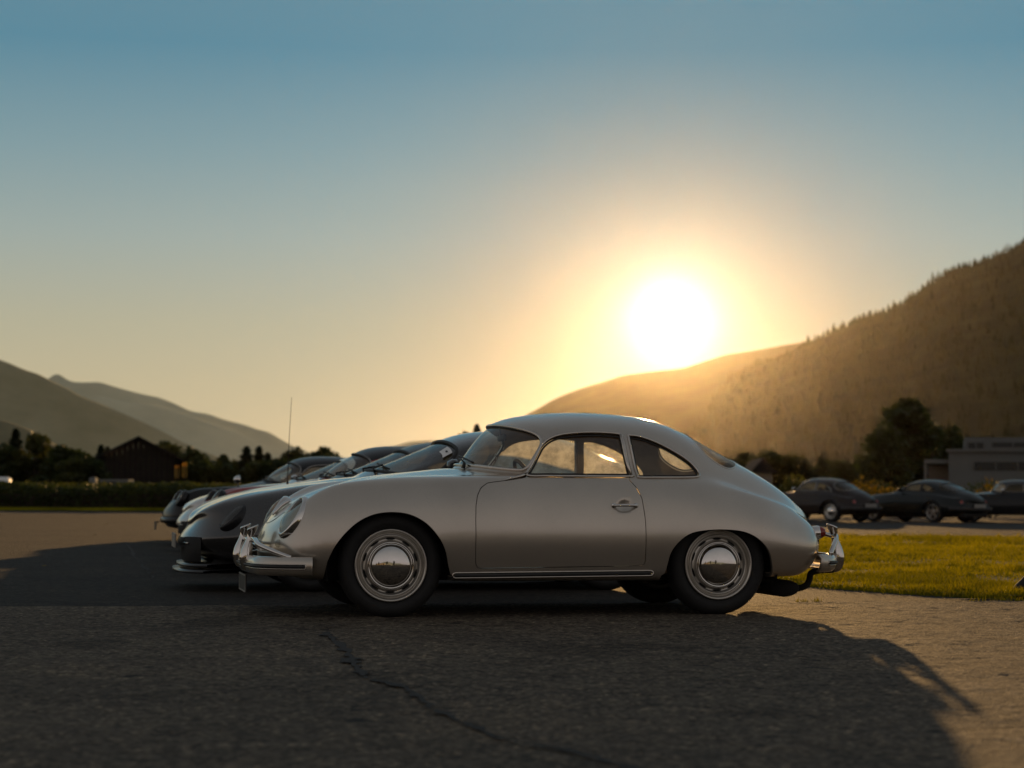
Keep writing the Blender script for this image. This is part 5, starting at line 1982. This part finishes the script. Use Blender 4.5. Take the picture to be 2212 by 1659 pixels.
def body_car(kind, mats, name='parked_car', k=(6, 5), wheel_style='disc', detail=True, glassm='glass', lamp_ring=None):
    """mats: body paint, roof paint"""
    net, wid = (NET, 1.0) if kind == 'vintage' else warp_net(kind)
    wb = {'vintage': 2.1, 'classic': 2.30, 'modern': 2.36}[kind]
    root = empty(name)
    S = Surf(net, *k)
    A, T = S.A, S.T
    WSh = [(9.10, 12), (9.10, 11), (9.11, 10), (9.13, 9), (9.17, 8.35), (9.28, 7.75), (9.52, 7.42), (9.85, 7.40), (10.25, 7.62), (10.6, 7.98), (10.84, 8.45), (10.95, 9.1), (10.985, 10), (11.0, 11), (11.0, 12)]
    WS = mirror_poly_v(smooth_half(WSh))
    RS = mirror_poly_v(smooth_half([(15.8, 12), (15.82, 11), (15.87, 10), (16.0, 9.2), (16.22, 8.8), (16.6, 8.7), (17.0, 8.9), (17.35, 9.4), (17.6, 10), (17.75, 11), (17.8, 12)]))
    glassp = {}
    cen = lambda A: A[T].mean(1)
    act = lambda f: f(A[T].mean(1))
    for nm, P, lo, hi in (('windscreen', WS, 8, 12.5), ('rear_window', RS, 15, 18.6)):
        q = A[T].mean(1)
        A, m = cut(A, T, [3, 4], P, (q[:, 3] > lo) & (q[:, 3] < hi))
        glassp[nm] = (A, T[m])
        T = T[~m]
    # side glass, drawn in station/row space so that it follows every variant
    SWf = catmull([(10.25, 7.12), (10.9, 7.10), (12.2, 7.08), (13.4, 7.08), (13.78, 7.10), (13.80, 7.9), (13.78, 8.85), (13.4, 9.02), (12.4, 9.0), (11.75, 8.85), (11.3, 8.35), (10.8, 7.65)], 4, True)
    SWr = catmull([(14.1, 7.10), (15.0, 7.10), (15.75, 7.12), (15.95, 7.35), (15.75, 7.9), (15.2, 8.5), (14.6, 8.85), (14.12, 8.88), (14.08, 8.0)], 4, True)
    for s in (1, -1):
        for nm, P in (('door_window', SWf), ('quarter_window', SWr)):
            Q = P.copy()
            if s < 0:
                Q[:, 1] = 24 - Q[:, 1]
            q = A[T].mean(1)
            A, m = cut(A, T, [3, 4], Q, (q[:, 3] > 9.5) & (q[:, 3] < 16.6) & (np.sign(q[:, 1]) == s))
            glassp[(nm, s)] = (A, T[m], Q)
            T = T[~m]
    arch = []
    for ax, ra in ((0.0, .365), (wb, .365)):
        a = np.linspace(0, 2 * math.pi, 40, endpoint=False)
        P = np.stack([ax + ra * np.cos(a), .315 + ra * np.sin(a) * np.where(np.sin(a) > 0, .95, 1)], 1)
        P[P[:, 1] < .28, 1] = .05
        for s in (1, -1):
            q = A[T].mean(1)
            A, m = cut(A, T, [0, 2], P, (q[:, 1] * s > .3) & (q[:, 2] < .8))
            T = T[~m]
    # roof panel is a part of its own where its colour differs
    if mats[1] is not mats[0]:
        q = A[T].mean(1)
        rf = (q[:, 3] > 11) & (q[:, 3] < 15.9) & (q[:, 4] > 9.0) & (q[:, 4] < 15.0)
        V, TT, mi = shell(A, T[rf], .02)
        r = cobj('roof', V, TT, [mats[1], MAT['headliner']], root, mi)
        T = T[~rf]
    V, TT, mi = shell(A, T, .02)
    cobj('body', V, TT, [mats[0], MAT['headliner']], root, mi)
    for key, val in glassp.items():
        nm = key if isinstance(key, str) else key[0]
        V, TT, mi = shell(val[0], val[1], .004, -.010)
        w = cobj(nm, V, TT[mi == 0], MAT[glassm if nm == 'windscreen' or glassm != 'tint_glass' else 'dark_glass'], root)
        P = val[2] if len(val) > 2 else (WS if nm == 'windscreen' else RS)
        trim_line(S, S.at(P[:, 0], P[:, 1]), .011 if nm != 'windscreen' else .014, 'window_seal', MAT['rubber'], w, off=0)
        if kind != 'modern':
            c_ = P.mean(0)
            Q = c_ + (P - c_) * 1.03
            trim_line(S, S.at(Q[:, 0], Q[:, 1]), .008, 'window_moulding', MAT['trim'], w, off=.003)
    hw = .80 * wid
    wheel_wells(root, (0.0, wb), (hw - .02, hw - .04), .36)
    if kind == 'modern':
        ub = MB()
        ub.box((-.75, -.62, .135), (-.38, .62, .24), bev=.03)
        ub.box((.40, -.76, .135), (wb - .40, .76, .235), bev=.03)
        ub.box((wb + .38, -.60, .16), (wb + .95, .60, .30), bev=.04)
        cmb(ub, 'underbody', MAT['dark'], root, smooth=False)
    yo = .655 * wid if kind != 'modern' else .72
    for s in (1, -1):
        wheel(root, 0.0, yo * s, s, .318, .17 if kind != 'modern' else .21, style=wheel_style)
        wheel(root, wb, (yo - .01) * s, s, .318, .18 if kind != 'modern' else .23, style=wheel_style)
    # cabin
    mb = MB()
    mb.box((.50, -.62 * wid, .26), (wb - .1, .62 * wid, .30))
    d = MB()
    d.tube(catmull([(.72, -.62, .80), (.78, -.3, .85), (.78, .3, .85), (.72, .62, .80)], 5), .07, 8)
    cmb(d, 'dashboard', MAT['rubber'], root)
    for s in (1, -1):
        mb.box((1.10, .34 * s - .22, .36), (1.55, .34 * s + .22, .50), bev=.05)
        b = MB()
        b.box((1.52, .34 * s - .21, .45), (1.64, .34 * s + .21, .88), bev=.05)
        b.box((1.56, .34 * s - .11, .88), (1.63, .34 * s + .11, 1.02), bev=.04)
        cmb(b, 'seat', MAT['leather'], root)
    cmb(mb, 'cabin_floor', MAT['rubber'], root, smooth=False)
    st = MB()
    n = Vector((.88, 0, .42)).normalized()
    R_ = n.to_track_quat('Z', 'Y').to_matrix()
    c = Vector((1.06, .34, .83))
    st.tube([tuple(c + R_ @ Vector((.18 * math.cos(a), .18 * math.sin(a), 0))) for a in np.linspace(0, 2 * math.pi, 25)[:-1]], .013, 6, True)
    cmb(st, 'steering_wheel', MAT['rubber'], root)
    if not detail:
        return root, S
    # round lamps in the crests of the wings
    for s in (1, -1):
        p = S.at(3.15, 5.6 if s > 0 else 24 - 5.6) if kind != 'modern' else S.at(3.35, 5.8 if s > 0 else 24 - 5.8)
        if kind == 'vintage':
            p = np.array([-.588, .563 * s, .613])
        up = .50 if kind != 'modern' else 1.0
        lens_lamp(root, p + (np.array([-.012, 0, .012]) if kind != 'modern' else np.array([.012, -.01 * s, -.014])), (-.86, (.14 if kind != 'modern' else .35) * s, up), .108 if kind != 'modern' else .09, .125 if kind != 'modern' else .135, (0, 0, 1), dome=.03, ring=lamp_ring or 'chrome')
    # wing mirrors
    for s in (1, -1):
        mb = MB()
        q = S.at(10.1, 6.9 if s > 0 else 24 - 6.9)
        V, F = lathe([(.001, -.055), (.035, -.05), (.055, -.015), (.056, .02), (.05, .024), (.001, .020)], 16, axis='z')
        R2 = Vector((1, 0, 0)).to_track_quat('Z', 'Y').to_matrix()
        o = Vector(q) + Vector((.02, .11 * s, .075))
        mb.add([tuple(R2 @ Vector((a * 1.5, b, c_)) + o) for a, b, c_ in V], F)
        mb.tube([q, q + np.array([.01, .07 * s, .05])], .014, 6)
        cmb(mb, 'wing_mirror', mats[0] if kind == 'modern' else MAT['chrome'], root)
    for yo_ in (.25, -.20):
        wb_ = MB()
        p0 = S.at(9.02, 12 - yo_ / .14)
        a_ = S.at(9.25, 12 - (yo_ + .12) / .14) + np.array([-.012, 0, .014])
        b_ = S.at(9.5, 12 - (yo_ - .32) / .16) + np.array([-.012, 0, .016])
        wb_.tube([p0, p0 + np.array([-.01, 0, .03]), (a_ + b_) / 2 + np.array([-.01, 0, .012])], .009, 6)
        wb_.tube([a_, b_], .008, 6)
        cmb(wb_, 'wiper', MAT['rubber'], root)
    return root, S


def bumper_bar(root, front, zc, mat, x_tip, hw, h=.10, name='front_bumper'):
    prof = [(-.03, zc + h / 2), (.012, zc + h / 2 - .004), (.028, zc + h * .2), (.028, zc - h * .2), (.012, zc - h / 2 + .004), (-.03, zc - h / 2)]
    sx = -1 if front else 1
    half = [(0, 0), (.004, .2), (.02, .4), (.065, .58), (.15, .72), (.28, .80), (.42, .835)]
    hp = [(x_tip - sx * a, b / .835 * hw) for a, b in half]
    P = catmull([(x, -y) for x, y in hp[::-1]] + hp[1:], 4)
    if front:
        P = P[::-1]
    V, F = sweep_bumper(P, prof)
    return cobj(name, V, F, mat, root)


def car_tail(root, S, kind, wid):
    bumper_bar(root, False, .40, MAT['rubber'] if kind != 'vintage' else MAT['trim'], {'classic': 3.20, 'modern': 3.44, 'vintage': 2.99}[kind], .83 * wid if kind != 'vintage' else .66, .11, 'rear_bumper')
    for s in (1, -1):
        q = S.at(20.2, 5.2 if s > 0 else 24 - 5.2)
        V, F = lathe([(.055, -.03), (.05, .008), (.03, .014), (.001, .016)], 20, axis='z')
        R_ = Vector((.9, .35 * s, .1)).to_track_quat('Z', 'Y').to_matrix()
        cobj('tail_lamp', [tuple(R_ @ Vector((a, b * 1.5, c)) + Vector(q)) for a, b, c in V], F, MAT['red_lens'], root)
    mb = MB()
    x = {'classic': 3.23, 'modern': 3.47, 'vintage': 2.96}[kind]
    mb.box((x, -.26, .44), (x + .012, .26, .55))
    cmb(mb, 'rear_plate', MAT['plate'], root, smooth=False)


def place(root, along, lat, rz=PSI):
    root.location = (HERO[0] + along * CAR_AX[0] + lat * CAR_LAT[0], HERO[1] + along * CAR_AX[1] + lat * CAR_LAT[1], 0)
    root.rotation_euler = (0, 0, rz)


ROWG = 'sports cars parked side by side in the row behind the silver coupe'
# ---- dark low coupe next to the silver one, with a paper pass behind its windscreen and a front splitter
B, SB = body_car('modern', (MAT['gunmetal'], MAT['gunmetal']), 'sports_coupe', (9, 7), 'spoke', glassm='tint_glass', lamp_ring='black_paint')
place(B, -.117, 3.28)
tag(B, 'grey low coupe with front splitter and paper on its windscreen, next to the silver one', 'car', ROWG)
P = [(10.62, 9.55), (10.62, 8.75), (10.93, 9.15), (10.93, 9.95)]
uv = []
for a in np.linspace(0, 1, 5):
    for b in np.linspace(0, 1, 5):
        u = 10.50 + .30 * a + .0 * b
        v = 8.55 + .95 * b + .25 * a
        uv.append((u, v))
uv = np.array(uv)
pts = SB.at(uv[:, 0], uv[:, 1]) + np.array([-.004, .002, .008])
F = [(i * 5 + j, i * 5 + j + 1, i * 5 + j + 6, i * 5 + j + 5) for i in range(4) for j in range(4)]
cobj('paper_pass', pts, F, MAT['white'], B)
dot = SB.at(np.array([10.66 + .035 * math.cos(a) for a in np.linspace(0, 6.28, 13)[:-1]]), np.array([9.12 + .14 * math.sin(a) for a in np.linspace(0, 6.28, 13)[:-1]])) + np.array([-.006, .003, .011])
cobj('printed_badge', dot, [tuple(range(12))], MAT['grey_paint'], B)


def front_mask(root, x_tip, hw, z0, z1, splitter=True):
    """black air intake set into the nose, with a thin bright bar, and a two-deck splitter under it"""
    V, F = [], []
    half = [(0, 0), (.004, .2), (.02, .4), (.065, .55), (.12, .64)]
    hp = catmull([(x_tip + a, -b / .64 * hw) for a, b in half[::-1]] + [(x_tip + a, b / .64 * hw) for a, b in half[1:]], 4)
    n = len(hp)
    for z, dx in ((z0, .03), (z0 + .01, .0), (z1 - .01, -.005), (z1, .03)):
        for x, y in hp:
            V.append((x + dx, y, z))
    for i in range(3):
        for k in range(n - 1):
            F.append((i * n + k, i * n + k + 1, (i + 1) * n + k + 1, (i + 1) * n + k))
    g = cobj('air_intake', V, F, MAT['dark'], root)
    mb = MB()
    sel = [(x - .012, y, z1 - .055) for x, y in hp if abs(y) < hw * .78]
    mb.tube(sel, .007, 6)
    cmb(mb, 'intake_bar', MAT['trim'], g)
    if splitter:
        for zc, ext, w in ((.150, .065, 1.30), (.195, .035, 1.22)):
            P = np.array([((x - x_tip) * 1.6 + x_tip - ext, y * w) for x, y in hp])
            V2 = []
            for dz in (-.010, .010):
                for x, y in P:
                    V2.append((x, y, zc + dz))
                for x, y in P:
                    V2.append((x_tip + .42, y, zc + dz + .015))
            F2 = []
            for k in range(n - 1):
                F2 += [(k, k + 1, n + k + 1, n + k), (2 * n + k, 3 * n + k, 3 * n + k + 1, 2 * n + k + 1), (k, 2 * n + k, 2 * n + k + 1, k + 1)]
            cobj('front_splitter', V2, F2, MAT['grey_paint'], root)
    return g


front_mask(B, -.945, .60, .215, .42)
mb = MB()
mb.box((-1.012, -.26, .325), (-1.002, .26, .435))
cmb(mb, 'licence_plate', MAT['plate'], B, smooth=False)

# ---- the rest of the row, each a little further off
C, S_ = body_car('modern', (MAT['grey_paint'], MAT['grey_paint']), 'sports_coupe', (6, 5), 'spoke', glassm='tint_glass', lamp_ring='grey_paint')
place(C, .108, 6.75)
tag(C, 'grey raked sports coupe squeezed between the dark splitter coupe and the red car, mostly hidden', 'car', ROWG)
front_mask(C, -.945, .60, .215, .40, False)
D, SD = body_car('classic', (MAT['red_paint'], MAT['black_paint']), 'classic_coupe', (6, 5), 'disc', lamp_ring='black_paint')
place(D, .33, 9.9)
tag(D, 'dark red classic coupe with upright windscreen and tall whip aerial on its wing', 'car', ROWG)
bumper_bar(D, True, .36, MAT['red_paint'], -.955, .78, .10)
q = SD.at(6.1, 6.3)
mb = MB()
mb.tube([q, q + np.array([.0, 0, .04])], .014, 8)
top = q + np.array([.035, 0, .98])
mb.tube([q + np.array([0, 0, .03]), (q + top) / 2 + np.array([-.006, 0, 0]), top], [.0045, .0035, .0025], 6)
cmb(mb, 'whip_aerial', MAT['rubber'], D)
E_, S_ = body_car('modern', (MAT['white_silver'], MAT['white_silver']), 'sports_coupe', (6, 5), 'spoke', glassm='tint_glass', lamp_ring='white_silver')
place(E_, .35, 13.3)
tag(E_, 'pale silver coupe with round sloping headlamps between the red car and the black car', 'car', ROWG)
front_mask(E_, -.945, .60, .215, .40, False)
G_, SG = body_car('classic', (MAT['black_paint'], MAT['black_paint']), 'classic_coupe', (6, 5), 'disc', lamp_ring='black_paint')
place(G_, .28, 16.6)
tag(G_, 'black classic coupe whose nose reaches furthest left in the row', 'car', ROWG)
bumper_bar(G_, True, .36, MAT['black_paint'], -.955, .78, .09)
mb = MB()
mb.box((-1.055, -.26, .215), (-1.045, .26, .335))
mb.tube([(-1.0, 0, .33), (-1.05, 0, .325)], .01, 6)
cmb(mb, 'licence_plate', MAT['rubber'], G_, smooth=False)
mb = MB()
q = SG.at(6.2, 6.4)
V, F = lathe([(.001, -.07), (.03, -.06), (.05, -.02), (.052, .02), (.045, .03), (.001, .032)], 18, axis='z')
R2 = Vector((1, 0, .15)).to_track_quat('Z', 'Y').to_matrix()
mb.add([tuple(R2 @ Vector((a * 1.2, b * 1.2, c_)) + Vector(q) + Vector((0, .02, .10))) for a, b, c_ in V], F)
mb.tube([q, q + np.array([0, .01, .07])], .012, 6)
cmb(mb, 'wing_mirror', MAT['chrome'], G_)  # extra mirror added to give a bright glint above the bonnet
H_, S_ = body_car('modern', (MAT['grey_paint'], MAT['grey_paint']), 'sports_coupe', (6, 5), 'spoke', glassm='tint_glass', lamp_ring='grey_paint')
place(H_, .50, 20.0)
tag(H_, 'grey coupe at the far end of the row, sloping windscreen showing past the black car', 'car', ROWG)
front_mask(H_, -.945, .60, .215, .40, False)

# ---- three cars parked beyond the lawn, seen from behind
FARG = 'dark cars parked on the road beyond the lawn'


def far_car(kind, mats, px, Y, yaw_deg, label, style):
    root, S = body_car(kind, mats, 'parked_car', (5, 4), style, glassm='tint_glass', lamp_ring='black_paint')
    car_tail(root, S, kind, 1.0 if kind != 'modern' else 1.07)
    if kind != 'vintage':
        bumper_bar(root, True, .37, mats[0], -.955, .80, .11)
    c = at(px, 1121, Y)
    a = math.radians(yaw_deg)
    # middle of the wheelbase goes to the point
    root.location = (c[0] - 1.15 * math.cos(a), Y - 1.15 * math.sin(a), 0)
    root.rotation_euler = (0, 0, a)
    tag(root, label, 'car', FARG)
    return root


far_car('classic', (MAT['brown_paint'], MAT['black_paint']), 1765, 59.0, -50, 'dark brown soft-top coupe seen from behind, right next to the silver coupe\'s tail', 'disc')
far_car('modern', (MAT['green_paint'], MAT['green_paint']), 1985, 59.5, -52, 'black fastback seen from behind, middle one of the cars beyond the lawn', 'spoke')
far_car('vintage', (MAT['black_paint'], MAT['black_paint']), 2185, 60.0, -14, 'black rounded old coupe cut off by the right edge of the picture', 'disc')
